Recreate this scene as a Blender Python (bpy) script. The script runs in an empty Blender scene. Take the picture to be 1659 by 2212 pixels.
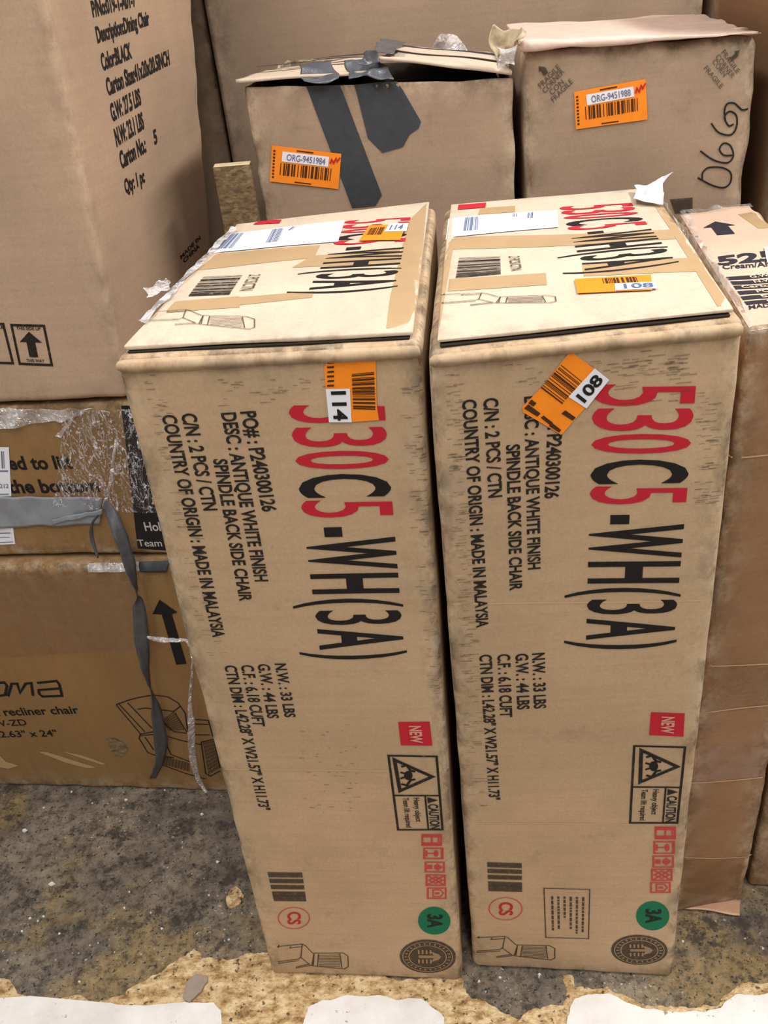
import bpy, bmesh, math, random
from mathutils import Vector, Matrix, noise
random.seed(7)
S = bpy.context.scene
COL = S.collection

# ------------------------------------------------------------------ camera
IW, IH = 1659, 2212
FPX, CAM_H, PITCH, ROLL = 1900.0, 1.375, .551, -.108
fwd = Vector((0, math.cos(PITCH), -math.sin(PITCH)))
_r = Vector((1, 0, 0)); _u = _r.cross(fwd)
RT = _r*math.cos(ROLL) + _u*math.sin(ROLL)
UP = -_r*math.sin(ROLL) + _u*math.cos(ROLL)
CP = Vector((0, 0, CAM_H))
cam = bpy.data.cameras.new('camera'); cam.sensor_fit = 'VERTICAL'; cam.sensor_height = 24
cam.lens = 24*FPX/IH; cam.clip_start = .02
co = bpy.data.objects.new('camera', cam); COL.objects.link(co)
m = Matrix((RT, UP, -fwd)).transposed().to_4x4(); m.translation = CP
co.matrix_world = m; S.camera = co

# ------------------------------------------------------------------ light
S.view_settings.view_transform = 'Standard'; S.view_settings.look = 'None'
S.view_settings.gamma = 1; S.view_settings.use_curve_mapping = False
S.view_settings.exposure = 0.35
wd = bpy.data.worlds.new('shop_ambient'); S.world = wd; wd.use_nodes = True
wd.node_tree.nodes['Background'].inputs[0].default_value = (1, .95, .88, 1)
wd.node_tree.nodes['Background'].inputs[1].default_value = .32
def tube_light(name, loc, sx, sy, power, col=(1, .97, .93)):
    l = bpy.data.lights.new(name, 'AREA'); l.shape = 'RECTANGLE'; l.size = sx; l.size_y = sy
    l.energy = power; l.color = col
    o = bpy.data.objects.new(name, l); COL.objects.link(o); o.location = loc
tube_light('ceiling_tube_light', (1.8, 1.0, 3.0), .3, 2.4, 78)
tube_light('ceiling_tube_light', (-.6, .3, 3.0), .25, 2.4, 33)
tube_light('ceiling_tube_light', (.3, -1.3, 3.0), .3, 2.4, 30)

# ------------------------------------------------------------------ pixel -> place helpers
def ray(px, py): return fwd + RT*((px-IW/2)/FPX) + UP*((IH/2-py)/FPX)
def at_z(px, py, z): d = ray(px, py); return CP + d*((z-CAM_H)/d.z)
def at_y(px, py, y): d = ray(px, py); return CP + d*(y/d.y)
def at_plane(px, py, p0, n): d = ray(px, py); return CP + d*((p0-CP).dot(n)/d.dot(n))
def proj(p):
    d = p-CP; z = d.dot(fwd)
    return IW/2+FPX*d.dot(RT)/z, IH/2-FPX*d.dot(UP)/z

# ------------------------------------------------------------------ materials
def srgb(r, g, b):
    f = lambda c: (c/255/12.92 if c/255 <= .04045 else ((c/255+.055)/1.055)**2.4)
    return (f(r), f(g), f(b), 1)
class NT:
    def __init__(s, name):
        s.m = bpy.data.materials.new(name); s.m.use_nodes = True
        s.t = s.m.node_tree; s.b = s.t.nodes['Principled BSDF']; s.out = s.t.nodes['Material Output']
        s.tc = s.t.nodes.new('ShaderNodeTexCoord')
    def n(s, typ, **kw):
        o = s.t.nodes.new('ShaderNode'+typ)
        for k, v in kw.items():
            if k in o.inputs.keys(): o.inputs[k].default_value = v
            else: setattr(o, k, v)
        return o
    def l(s, a, b): s.t.links.new(a, b)
    def noise(s, scale, detail=3, rough=.6, mp=None, dist=0):
        x = s.n('TexNoise', Scale=scale, Detail=detail, Roughness=rough, Distortion=dist)
        v = s.tc.outputs['Object']
        if mp:
            q = s.n('Mapping'); q.inputs['Scale'].default_value = mp; s.l(v, q.inputs[0]); v = q.outputs[0]
        s.l(v, x.inputs['Vector']); return x.outputs['Fac']
    def ramp(s, fac, stops):
        r = s.n('ValToRGB'); e = r.color_ramp.elements
        while len(e) < len(stops): e.new(.5)
        for i, (p, c) in enumerate(stops):
            e[i].position = p; e[i].color = c if hasattr(c, '__len__') else (c, c, c, 1)
        s.l(fac, r.inputs[0]); return r.outputs[0]
    def mix(s, fac, a, b, mode='MIX'):
        x = s.n('Mix', data_type='RGBA', blend_type=mode)
        for sock, v in ((0, fac), (6, a), (7, b)):
            if isinstance(v, bpy.types.NodeSocket): s.l(v, x.inputs[sock])
            else: x.inputs[sock].default_value = v
        return x.outputs[2]
    def bump(s, h, strength, dist=.002):
        b = s.n('Bump', Strength=strength, Distance=dist); s.l(h, b.inputs['Height'])
        s.l(b.outputs[0], s.b.inputs['Normal']); return b
def kraft(name, col, streak=(5, 5, 150), rough=.78, wearcol=(196, 178, 152), grime=.5, worn=1.0):
    k = NT(name)
    c = k.mix(k.ramp(k.noise(5, 4), [(.3, 0), (.7, 1)]), tuple(v*.9 for v in col[:3])+(1,), tuple(min(1, v*1.1) for v in col[:3])+(1,))
    c = k.mix(.25, c, k.ramp(k.noise(1, 2, mp=streak), [(.35, .80), (.6, 1.0)]), 'MULTIPLY')
    c = k.mix(.5, c, k.ramp(k.noise(260, 3, .8), [(.3, .78), (.65, 1.06)]), 'MULTIPLY')
    c = k.mix(grime, c, k.ramp(k.noise(14, 6, .75), [(.30, .68), (.42, 1.0)]), 'MULTIPLY')
    a = k.n('Attribute', attribute_name='wear')
    w1 = k.ramp(k.noise(30, 5, .7), [(.42, 0), (.62, .85*worn)])
    f = k.n('Math', operation='MULTIPLY'); k.l(a.outputs['Fac'], f.inputs[0]); k.l(w1, f.inputs[1])
    c = k.mix(f.outputs[0], c, srgb(*wearcol))
    w2 = k.ramp(k.noise(22, 5, .7, mp=(1.3, 1, .8)), [(.46, 0), (.62, .9*worn)])
    f2 = k.n('Math', operation='MULTIPLY'); k.l(a.outputs['Fac'], f2.inputs[0]); k.l(w2, f2.inputs[1])
    c = k.mix(f2.outputs[0], c, srgb(96, 82, 66))
    k.l(c, k.b.inputs['Base Color']); k.b.inputs['Roughness'].default_value = rough
    k.b.inputs['Specular IOR Level'].default_value = .25
    k.bump(k.noise(60, 5, .7), .25, .0015)
    return k.m
def plain(name, col, rough=.6, var=.0, scale=40, bump=0, spec=.3, metal=0):
    k = NT(name)
    if var:
        c = k.mix(var, col, k.ramp(k.noise(scale, 4, .7), [(.35, .5), (.6, 1.1)]), 'MULTIPLY'); k.l(c, k.b.inputs['Base Color'])
    else: k.b.inputs['Base Color'].default_value = col
    k.b.inputs['Roughness'].default_value = rough; k.b.inputs['Specular IOR Level'].default_value = spec
    k.b.inputs['Metallic'].default_value = metal
    if bump: k.bump(k.noise(scale, 4, .7), bump, .002)
    return k.m
def ink(name, col, hold=.0, alpha=1.0, scale=140):
    """printing ink; hold > 0 lets the card show through where the print is worn"""
    k = NT(name); k.b.inputs['Base Color'].default_value = col; k.b.inputs['Roughness'].default_value = .7
    k.b.inputs['Specular IOR Level'].default_value = .2
    if hold or alpha < 1:
        r = k.ramp(k.noise(scale, 4, .7), [(.30, alpha*(1-hold)), (.5, alpha)]); k.l(r, k.b.inputs['Alpha'])
    return k.m
def film(name, fac=.22, rough=.07, tint=(.97, .96, .98, 1), milky=.10, wr=.02, mp=(1, 1, 1), crest_glint=0):
    k = NT(name); k.t.nodes.remove(k.b)
    tr = k.n('BsdfTransparent'); tr.inputs[0].default_value = tint
    gl = k.n('BsdfGlossy', Roughness=rough); gl.inputs[0].default_value = (1, 1, 1, 1)
    df = k.n('BsdfDiffuse'); df.inputs[0].default_value = (.82, .80, .82, 1)
    b = k.n('Bump', Strength=1.0, Distance=wr); k.l(k.noise(48, 4, .6, mp=mp, dist=.8), b.inputs['Height'])
    k.l(b.outputs[0], gl.inputs['Normal'])
    if crest_glint:  # white streaks along the crease crests, glints painted into the film
        a_ = k.ramp(k.noise(46, 4, .65, mp=mp, dist=1.0), [(.465, 0), (.49, crest_glint), (.515, 0)])
        b_ = k.ramp(k.noise(105, 3, .6, mp=(mp[0], mp[1], mp[2]*1.6), dist=.6), [(.58, 0), (.67, crest_glint)])
        fx = k.mix(1.0, a_, b_, 'ADD')
    m1 = k.n('MixShader'); k.l(tr.outputs[0], m1.inputs[1]); k.l(df.outputs[0], m1.inputs[2])
    k.l(fx if crest_glint else k.ramp(k.noise(30, 4, .7), [(.4, milky*.4), (.65, milky*1.8)]), m1.inputs[0])
    m2 = k.n('MixShader'); m2.inputs[0].default_value = fac
    k.l(m1.outputs[0], m2.inputs[1]); k.l(gl.outputs[0], m2.inputs[2]); k.l(m2.outputs[0], k.out.inputs[0])
    return k.m

M = {}
M['kraft'] = kraft('kraft_cardboard', srgb(188, 159, 127))
M['kraft_top'] = kraft('kraft_cardboard_lid', srgb(206, 188, 168), streak=(60, 6, 6), grime=.12, worn=.35)
M['kraft_back'] = kraft('dull_cardboard', srgb(166, 142, 120))
M['kraft_big'] = kraft('smooth_cardboard', srgb(180, 153, 129), grime=.2, worn=.45)
M['kraft_low'] = kraft('orange_brown_cardboard', srgb(142, 109, 70), streak=(90, 90, 4), grime=.3)
M['kraft_right'] = kraft('taped_brown_cardboard', srgb(144, 110, 80), grime=.3)
M['kraft_pink'] = kraft('pale_cardboard', srgb(206, 178, 156), grime=.1)
M['lid_pink'] = plain('taped_pinkish_lid', srgb(228, 202, 188), .35, .25, 40, .25, .5)
M['seam_shade'] = plain('painted_seam_shade', srgb(46, 38, 32), .9, .3, 120)  # raw flap edge coloured dark to hold the shade of the lid seam
M['card_dark'] = plain('cut_cardboard_edge', srgb(150, 120, 88), .9, .5, 200)
M['ink'] = ink('black_print', srgb(30, 28, 28), .10)
M['ink_worn'] = ink('worn_black_print', srgb(38, 34, 32), .35)
M['ink_grey'] = ink('grey_print', srgb(70, 60, 50), .35, .8)
M['ink_faint'] = ink('rubbed_off_print', srgb(92, 80, 70), .75, .38, 90)
M['ink_line'] = ink('thin_line_print', srgb(66, 54, 44), .3, .85)
M['ink_red'] = ink('red_print', srgb(186, 36, 52), .10)
M['ink_rose'] = ink('faded_red_print', srgb(196, 70, 70), .35, .85)
M['ink_green'] = ink('green_dot_print', srgb(12, 108, 74))
M['ink_navy'] = ink('navy_print', srgb(42, 42, 50), .1)
M['ink_tan'] = plain('bare_card_print', srgb(205, 150, 130), .7)
M['marker'] = plain('marker_ink', srgb(32, 28, 26), .6)
M['orange'] = plain('orange_sticker_paper', srgb(250, 142, 32), .55, .12, 60)
M['brown_ink'] = plain('barcode_ink', srgb(70, 40, 18), .6)
M['white'] = plain('white_label_paper', srgb(228, 229, 238), .5)
M['grey_ink'] = plain('label_grey_ink', srgb(112, 116, 140), .6)
M['blue_ink'] = plain('label_blue_ink', srgb(86, 104, 142), .6)
M['tape'] = plain('tan_packing_tape', srgb(186, 156, 118), .28, .12, 30, .15, .5)
M['tape_clear'] = film('clear_packing_tape', .05, .25, (.9, .85, .78, 1), .01, .002)
M['duct_dark'] = plain('charcoal_duct_tape', srgb(62, 65, 70), .5, .25, 60, .3)
M['duct_shiny'] = plain('shiny_charcoal_duct_tape', srgb(82, 84, 92), .3, .4, 45, .6, .6)
M['duct_grey'] = plain('silver_grey_duct_tape', srgb(140, 144, 152), .38, .3, 30, .4, .5)
M['duct_strip'] = plain('dull_grey_strip', srgb(82, 83, 87), .45, .4, 50, .5)
M['black_card'] = plain('black_printed_card', srgb(26, 26, 30), .4, .2, 60, .1)
M['film'] = film('crinkled_stretch_film', .10, .10, milky=.05, wr=.05, mp=(1.4, 1.4, .55), crest_glint=.6)
M['film_soft'] = film('clear_wrap_edge', .12, .10, milky=.12, wr=.03)
M['film_white'] = film('cloudy_plastic', .25, .2, milky=.42)
M['film_strand'] = film('twisted_plastic_strand', .35, .2, milky=.3)
M['flap_tan'] = plain('glossy_taped_flap', srgb(186, 146, 120), .3, .25, 40, .3, .5)
M['opening_shade'] = plain('painted_opening_shade', srgb(26, 20, 16), .95)  # near-black colour in place of the shade inside the open carton
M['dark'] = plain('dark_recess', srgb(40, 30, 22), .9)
M['torn'] = plain('torn_paper_fibre', srgb(196, 178, 150), .9, .5, 90, .6)
M['wood_edge'] = plain('raw_board_edge', srgb(226, 208, 172), .8, .3, 60)
def osb():
    k = NT('strand_board')
    v = k.n('TexVoronoi', Scale=140.0); q = k.n('Mapping'); q.inputs['Scale'].default_value = (1, 1, 2.2); q.inputs['Rotation'].default_value = (0, .5, .3)
    k.l(k.tc.outputs['Object'], q.inputs[0]); k.l(q.outputs[0], v.inputs['Vector'])
    c = k.ramp(v.outputs['Color'], [(0, srgb(90, 72, 50)), (.5, srgb(124, 102, 72)), (1, srgb(152, 130, 94))])
    c = k.mix(.6, c, k.ramp(k.noise(70, 5, .8, mp=(1, 1, 3)), [(.36, .45), (.6, 1.1)]), 'MULTIPLY')
    k.l(c, k.b.inputs['Base Color']); k.b.inputs['Roughness'].default_value = .8; k.bump(k.noise(70, 4), .4); return k.m
M['osb'] = osb()
def floor_mat():
    k = NT('worn_dark_floor')
    c = k.ramp(k.noise(4.5, 6, .65), [(.32, srgb(74, 65, 58)), (.5, srgb(122, 111, 96)), (.66, srgb(150, 136, 116))])
    c = k.mix(k.ramp(k.noise(3.2, 5, .6, mp=(1, 1.3, 1)), [(.50, 0), (.60, .75)]), c, srgb(146, 122, 80))
    c = k.mix(.9, c, k.ramp(k.noise(42, 8, .8), [(.40, .34), (.50, .95), (.60, 1.3)]), 'MULTIPLY')
    c = k.mix(k.ramp(k.noise(15, 8, .8), [(.53, 0), (.60, .9)]), c, srgb(58, 51, 45))
    c = k.mix(k.ramp(k.noise(110, 3, .7), [(.585, 0), (.64, .9)]), c, srgb(32, 30, 30))
    fl = k.ramp(k.noise(150, 2, .5), [(.66, 0), (.70, 1)]); ms = k.ramp(k.noise(7, 3), [(.46, 0), (.6, 1)])
    c = k.mix(k.mix(1.0, fl, ms, 'MULTIPLY'), c, srgb(196, 190, 182))
    k.l(c, k.b.inputs['Base Color'])
    k.l(k.ramp(k.noise(20, 5, .7), [(.35, .45), (.65, .9)]), k.b.inputs['Roughness'])
    k.bump(k.noise(60, 8, .75), .6, .004); return k.m
M['floor'] = floor_mat()
def adhesive():
    k = NT('dried_tan_adhesive')
    c = k.ramp(k.noise(38, 7, .75, mp=(1, 1.6, 1)), [(.34, srgb(112, 84, 50)), (.46, srgb(182, 148, 100)), (.60, srgb(226, 202, 158))])
    c = k.mix(k.ramp(k.noise(95, 4, .7), [(.59, 0), (.64, .9)]), c, srgb(56, 48, 38))
    c = k.mix(k.ramp(k.noise(9, 5), [(.55, 0), (.7, .6)]), c, srgb(150, 112, 62))
    k.l(c, k.b.inputs['Base Color']); k.b.inputs['Roughness'].default_value = .75; k.bump(k.noise(70, 6, .7), .7, .004); return k.m
M['adhesive'] = adhesive()
def tile():
    k = NT('white_vinyl_tile')
    c = k.ramp(k.noise(7, 6, .7), [(.3, srgb(216, 210, 204)), (.6, srgb(240, 238, 236))])
    c = k.mix(k.ramp(k.noise(75, 4, .6), [(.66, 0), (.73, .8)]), c, srgb(120, 98, 74))
    k.l(c, k.b.inputs['Base Color']); k.b.inputs['Roughness'].default_value = .45; k.bump(k.noise(40, 5), .2); return k.m
M['tile'] = tile()
M['wall'] = plain('painted_wall', srgb(196, 190, 180), .8, .1, 4)

# ------------------------------------------------------------------ object helpers
def empty(name, loc, label, cat, group=None):
    o = bpy.data.objects.new(name, None); COL.objects.link(o); o.location = loc
    o.empty_display_size = .1; o['label'] = label; o['category'] = cat
    if group: o['group'] = group
    return o
def wloc(o):
    v = Vector((0, 0, 0))
    while o: v = v + Vector(o.location); o = o.parent
    return v
def link(name, me, mat, parent=None, smooth=False, label=None):
    o = bpy.data.objects.new(name, me); COL.objects.link(o)
    if mat: me.materials.append(mat)
    if parent:
        o.parent = parent; off = wloc(parent)
        for v in me.vertices: v.co -= off
    if smooth:
        for p in me.polygons: p.use_smooth = True
    if label: o['label'] = label
    return o
def mesh(name, verts, faces):
    me = bpy.data.meshes.new(name); me.from_pydata([tuple(v) for v in verts], [], faces); me.update(); return me
def structure(o): o['kind'] = 'structure'; return o

class Block:
    """a rounded, slightly dented card box between eight corners: FL FR BR BL below, the same above"""
    def __init__(s, corners, r=.006, amp=.0015, seed=0, freq=4, crumple=.0, step=.018, bulge=0.0, nobulge=()):
        s.c = [Vector(c) for c in corners]
        L = lambda a, b: (s.c[a]-s.c[b]).length
        s.w = (L(0, 1)+L(3, 2)+L(4, 5)+L(7, 6))/4; s.d = (L(0, 3)+L(1, 2)+L(4, 7)+L(5, 6))/4
        s.h = (L(0, 4)+L(1, 5)+L(2, 6)+L(3, 7))/4
        s.dim = (s.w, s.d, s.h); s.r = r; s.amp = amp; s.seed = Vector((seed*7.3, seed*3.1, seed*1.7)); s.freq = freq
        s.cr = crumple; s.step = step; s.bulge = bulge
    def tri(s, p):
        a, b, c = p[0]/s.w, p[1]/s.d, p[2]/s.h
        k = s.c; lo = (k[0]*(1-a)+k[1]*a)*(1-b)+(k[3]*(1-a)+k[2]*a)*b
        hi = (k[4]*(1-a)+k[5]*a)*(1-b)+(k[7]*(1-a)+k[6]*a)*b
        return lo*(1-c)+hi*c
    def edge(s, p):
        return sorted(min(p[i], s.dim[i]-p[i]) for i in range(3))[1]
    def P(s, p, off=0.0):
        q = Vector([min(max(p[i], s.r), s.dim[i]-s.r) for i in range(3)])
        dv = Vector(p)-q
        n = dv.normalized() if dv.length > 1e-9 else Vector((0, 0, 1))
        pv = Vector(p)
        dsp = s.amp*noise.noise(pv*s.freq+s.seed)
        e = s.edge(p)
        if s.cr: dsp += s.cr*math.exp(-max(e, 0)/.03)*noise.noise(pv*22+s.seed)
        if s.bulge: dsp += s.bulge*min(1, max(0, e)/.12)
        return s.tri(q+n*(s.r+dsp+off))
    def loc(s, face, u, v):
        return {'front': (u, 0, v), 'right': (s.w, u, v), 'left': (0, s.d-u, v), 'top': (u, v, s.h), 'back': (s.w-u, s.d, v)}[face]
    def on(s, face, u, v, off=0): return s.P(s.loc(face, u, v), off)
    def uv(s, face, px, py):
        fw = s.d if face in ('right', 'left') else s.w; fh = s.d if face == 'top' else s.h
        u, v = fw/2, fh/2; e = 1e-3
        raw = lambda a, b: proj(s.tri(s.loc(face, a, b)))
        for _ in range(14):
            x, y = raw(u, v); xa, ya = raw(u+e, v); xb, yb = raw(u, v+e)
            a, b, c, d = (xa-x)/e, (xb-x)/e, (ya-y)/e, (yb-y)/e
            det = a*d-b*c; ex, ey = px-x, py-y
            u += (d*ex-b*ey)/det; v += (a*ey-c*ex)/det
        return Vector((u, v))
    def build(s, name, mat, parent, skip=(), label=None, step=None):
        step = step or s.step
        def lines(D):
            r = min(s.r, D*.45); mid = max(1, int((D-2*r)/step))
            L = [0, r*.35, r*.7]+[r+(D-2*r)*i/mid for i in range(mid+1)]+[D-r*.7, D-r*.35, D]
            return L
        ax = [lines(D) for D in s.dim]; ids = {}; V = []; Wr = []; F = []
        def vid(i, j, k):
            key = (i, j, k)
            if key not in ids:
                p = (ax[0][i], ax[1][j], ax[2][k]); ids[key] = len(V); V.append(s.P(p))
                Wr.append(math.exp(-(s.edge(p)/.016)))
            return ids[key]
        nx, ny, nz = (len(a)-1 for a in ax)
        def grid(fn, A, B, flip):
            for i in range(A):
                for j in range(B):
                    f = [fn(i, j), fn(i+1, j), fn(i+1, j+1), fn(i, j+1)]
                    F.append(f[::-1] if flip else f)
        if 'front' not in skip: grid(lambda i, j: vid(i, 0, j), nx, nz, False)
        if 'back' not in skip: grid(lambda i, j: vid(i, ny, j), nx, nz, True)
        if 'left' not in skip: grid(lambda i, j: vid(0, i, j), ny, nz, True)
        if 'right' not in skip: grid(lambda i, j: vid(nx, i, j), ny, nz, False)
        if 'bottom' not in skip: grid(lambda i, j: vid(i, j, 0), nx, ny, True)
        if 'top' not in skip: grid(lambda i, j: vid(i, j, nz), nx, ny, False)
        me = mesh(name, V, F)
        at = me.attributes.new('wear', 'FLOAT', 'POINT')
        for i, w in enumerate(Wr): at.data[i].value = w
        return link(name, me, mat, parent, True, label)

# ---- decals: flat shapes in a face's own metres, laid on its dented surface
_tc = {}
def glyph_mesh(body, bold):
    k = (body, bold)
    if k not in _tc:
        cu = bpy.data.curves.new('lettering', 'FONT'); cu.body = body; cu.offset = bold; cu.resolution_u = 4; cu.size = 1
        ob = bpy.data.objects.new('lettering', cu); COL.objects.link(ob)
        dg = bpy.context.evaluated_depsgraph_get(); ev = ob.evaluated_get(dg); me = ev.to_mesh()
        vs = [(v.co.x, v.co.y) for v in me.vertices]; fs = [tuple(p.vertices) for p in me.polygons]
        ev.to_mesh_clear(); bpy.data.objects.remove(ob); bpy.data.curves.remove(cu)
        _tc[k] = (vs, fs)
    return _tc[k]
CAP = [None]
def cap():
    if CAP[0] is None: CAP[0] = max(y for x, y in glyph_mesh('H', 0)[0])
    return CAP[0]
class Decal:
    def __init__(s, blk, face): s.b, s.f = blk, face; s.V = []; s.F = []
    def uv(s, p): return s.b.uv(s.f, *p)
    def add(s, vs, fs):
        o = len(s.V); s.V += [Vector(v) for v in vs]; s.F += [tuple(i+o for i in f) for f in fs]; return s
    def poly(s, pts): return s.add(pts, [tuple(range(len(pts)))])
    def pxpoly(s, pts): return s.poly([s.uv(p) for p in pts])
    def stroke(s, pts, w, closed=False):
        pts = [Vector(p) for p in pts]; n = len(pts)
        if n < 2: return s
        L, R = [], []
        for i in range(n):
            a = pts[(i-1) % n] if closed or i else None; c = pts[(i+1) % n] if closed or i < n-1 else None
            t1 = (pts[i]-a).normalized() if a is not None else None; t2 = (c-pts[i]).normalized() if c is not None else None
            if t1 is None: t1 = t2
            if t2 is None: t2 = t1
            n1 = Vector((-t1.y, t1.x)); n2 = Vector((-t2.y, t2.x)); nn = n1+n2
            nn = n1 if nn.length < .2 else nn.normalized()
            k = 1/max(.45, nn.dot(n1))
            L.append(pts[i]+nn*w*.5*k); R.append(pts[i]-nn*w*.5*k)
        m = n if closed else n-1
        return s.add(L+R, [(i, (i+1) % n, n+(i+1) % n, n+i) for i in range(m)])
    def pxstroke(s, pts, w, closed=False): return s.stroke([s.uv(p) for p in pts], w, closed)
    def text(s, body, p0, p1, hpx, bold=.02):
        """baseline from pixel p0 to pixel p1, capital height hpx"""
        a, b = s.uv(p0), s.uv(p1); d = Vector((p1[0]-p0[0], p1[1]-p0[1])).normalized()
        up = (b-a); ln = up.length; t = up/ln; up = Vector((-t.y, t.x))
        h = abs((s.uv((p0[0]+d.y*hpx, p0[1]-d.x*hpx))-a).dot(up))
        vs, fs = glyph_mesh(body, bold); x0 = min(v[0] for v in vs); x1 = max(v[0] for v in vs)
        return s.add([a+t*(ln*(x-x0)/(x1-x0))+up*(h*y/cap()) for x, y in vs], fs)
    def glyph(s, ch, q, bold):
        """one glyph filling the quad q (pixels: top-left, top-right, bottom-right, bottom-left of the letter)"""
        A = [s.uv(p) for p in q]
        return s.add(*glyph_fit(ch, A, bold))
    def quad(s, q): return Frame(s, [s.uv(p) for p in q])
    def ellipse(s, c, rx, ry, n=40):
        return [(c[0]+rx*math.cos(2*math.pi*i/n), c[1]+ry*math.sin(2*math.pi*i/n)) for i in range(n)]
    def build(s, name, mat, parent, off=.0007, label=None, maxlen=.02):
        bm = bmesh.new(); bv = [bm.verts.new((v.x, v.y, 0)) for v in s.V]
        for f in s.F:
            try: bm.faces.new([bv[i] for i in f])
            except ValueError: pass
        bmesh.ops.triangulate(bm, faces=[f for f in bm.faces if len(f.verts) > 3])
        for _ in range(6):
            es = [e for e in bm.edges if e.calc_length() > maxlen]
            if not es: break
            bmesh.ops.subdivide_edges(bm, edges=es, cuts=1)
            bmesh.ops.triangulate(bm, faces=[f for f in bm.faces if len(f.verts) > 3])
        bm.verts.ensure_lookup_table()
        bm.normal_update()
        for f in bm.faces:
            if f.normal.z < 0: f.normal_flip()
        for v in bm.verts:
            v.co = s.b.on(s.f, v.co.x, v.co.y, off)
        me = bpy.data.meshes.new(name); bm.to_mesh(me); bm.free()
        return link(name, me, mat, parent, False, label)
def bil(A, a, b):
    """A: TL TR BR BL, a to the right, b downwards"""
    return (A[0]*(1-a)+A[1]*a)*(1-b)+(A[3]*(1-a)+A[2]*a)*b
def glyph_fit(ch, A, bold):
    vs, fs = glyph_mesh(ch, bold)
    x0 = min(v[0] for v in vs); x1 = max(v[0] for v in vs); y0 = min(v[1] for v in vs); y1 = max(v[1] for v in vs)
    return [bil(A, (x-x0)/(x1-x0), 1-(y-y0)/(y1-y0)) for x, y in vs], fs
class Frame:
    """a small layout area on a face; a runs along the writing, b downwards, both 0..1"""
    def __init__(s, dec, A): s.d, s.A = dec, A
    def on(s, dec): return Frame(dec, s.A)
    def p(s, a, b): return bil(s.A, a, b)
    def rect(s, a0, b0, a1, b1): s.d.poly([s.p(a0, b0), s.p(a1, b0), s.p(a1, b1), s.p(a0, b1)]); return s
    def box(s, a0, b0, a1, b1, w): s.d.stroke([s.p(a0, b0), s.p(a1, b0), s.p(a1, b1), s.p(a0, b1)], w, True); return s
    def line(s, pts, w, closed=False): s.d.stroke([s.p(*q) for q in pts], w, closed); return s
    def fill(s, pts): s.d.poly([s.p(*q) for q in pts]); return s
    def text(s, body, a0, b0, a1, b1, bold=.02):
        vs, fs = glyph_mesh(body, bold); x0 = min(v[0] for v in vs); x1 = max(v[0] for v in vs)
        s.d.add([s.p(a0+(a1-a0)*(x-x0)/(x1-x0), b1-(b1-b0)*y/cap()) for x, y in vs], fs); return s
    def bars(s, a0, b0, a1, b1, n, seed=1, duty=.55):
        rn = random.Random(seed); ws = [rn.choice((1, 1, 2, 3)) for _ in range(2*n-1)]; T = sum(ws); x = 0
        for i, w in enumerate(ws):
            if i % 2 == 0: s.rect(a0+(a1-a0)*x/T, b0, a0+(a1-a0)*(x+w)/T, b1)
            x += w
        return s
    def oval(s, ca, cb, ra, rb, n=40): return [(ca+ra*math.cos(2*math.pi*i/n), cb+rb*math.sin(2*math.pi*i/n)) for i in range(n)]

def carton(name, corners, label, cat, mat, group=None, body='body', skip=(), **kw):
    base = (Vector(corners[0])+Vector(corners[1])+Vector(corners[2])+Vector(corners[3]))/4
    root = empty(name, base, label, cat, group); blk = Block(corners, **kw)
    o = blk.build(body, M[mat], root, skip)
    return root, blk, o
def crumpled(name, mat, parent, fn, nu, nv, amp, freq, seed=0, thick=0, smooth=True, label=None):
    """a creased sheet: fn(u,v) -> point, pushed about by noise"""
    V = []; sd = Vector((seed, seed*2.3, seed*.7))
    for j in range(nv+1):
        for i in range(nu+1):
            p = Vector(fn(i/nu, j/nv)); V.append(p+Vector(noise.noise_vector(p*freq+sd))*amp)
    F = [(j*(nu+1)+i, j*(nu+1)+i+1, (j+1)*(nu+1)+i+1, (j+1)*(nu+1)+i) for j in range(nv) for i in range(nu)]
    o = link(name, mesh(name, V, F), M[mat], parent, smooth, label)
    if thick:
        md = o.modifiers.new('thickness', 'SOLIDIFY'); md.thickness = thick; md.offset = 1
    return o
def ribbon(name, mat, parent, pts, label=None, sub=8, amp=.0015):
    """pts: (point, width, twist angle about the run); a soft strip hanging in space"""
    P = []
    n = len(pts)
    for i in range(n-1):
        for k in range(sub):
            t = k/sub; a, b = pts[i], pts[i+1]
            p0 = pts[max(i-1, 0)][0]; p3 = pts[min(i+2, n-1)][0]
            t2, t3 = t*t, t*t*t
            q = .5*((2*a[0])+(b[0]-p0)*t+(2*p0-5*a[0]+4*b[0]-p3)*t2+(3*a[0]-p0-3*b[0]+p3)*t3)
            P.append((q, a[1]*(1-t)+b[1]*t, a[2]*(1-t)+b[2]*t))
    P.append(pts[-1]); V = []; W = 4
    for i, (p, w, tw) in enumerate(P):
        t = (P[min(i+1, len(P)-1)][0]-P[max(i-1, 0)][0]).normalized()
        side = t.cross(Vector((-.17, 1, 0))).normalized(); nn = side.cross(t).normalized()
        sd = side*math.cos(tw)+nn*math.sin(tw)
        for k in range(W+1):
            V.append(p+sd*w*(k/W-.5)+Vector(noise.noise_vector((p+sd*k*.01)*60))*amp)
    F = [(i*(W+1)+k, i*(W+1)+k+1, (i+1)*(W+1)+k+1, (i+1)*(W+1)+k) for i in range(len(P)-1) for k in range(W)]
    o = link(name, mesh(name, V, F), M[mat], parent, True, label)
    md = o.modifiers.new('thickness', 'SOLIDIFY'); md.thickness = .0008; md.offset = 0
    return o

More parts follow.
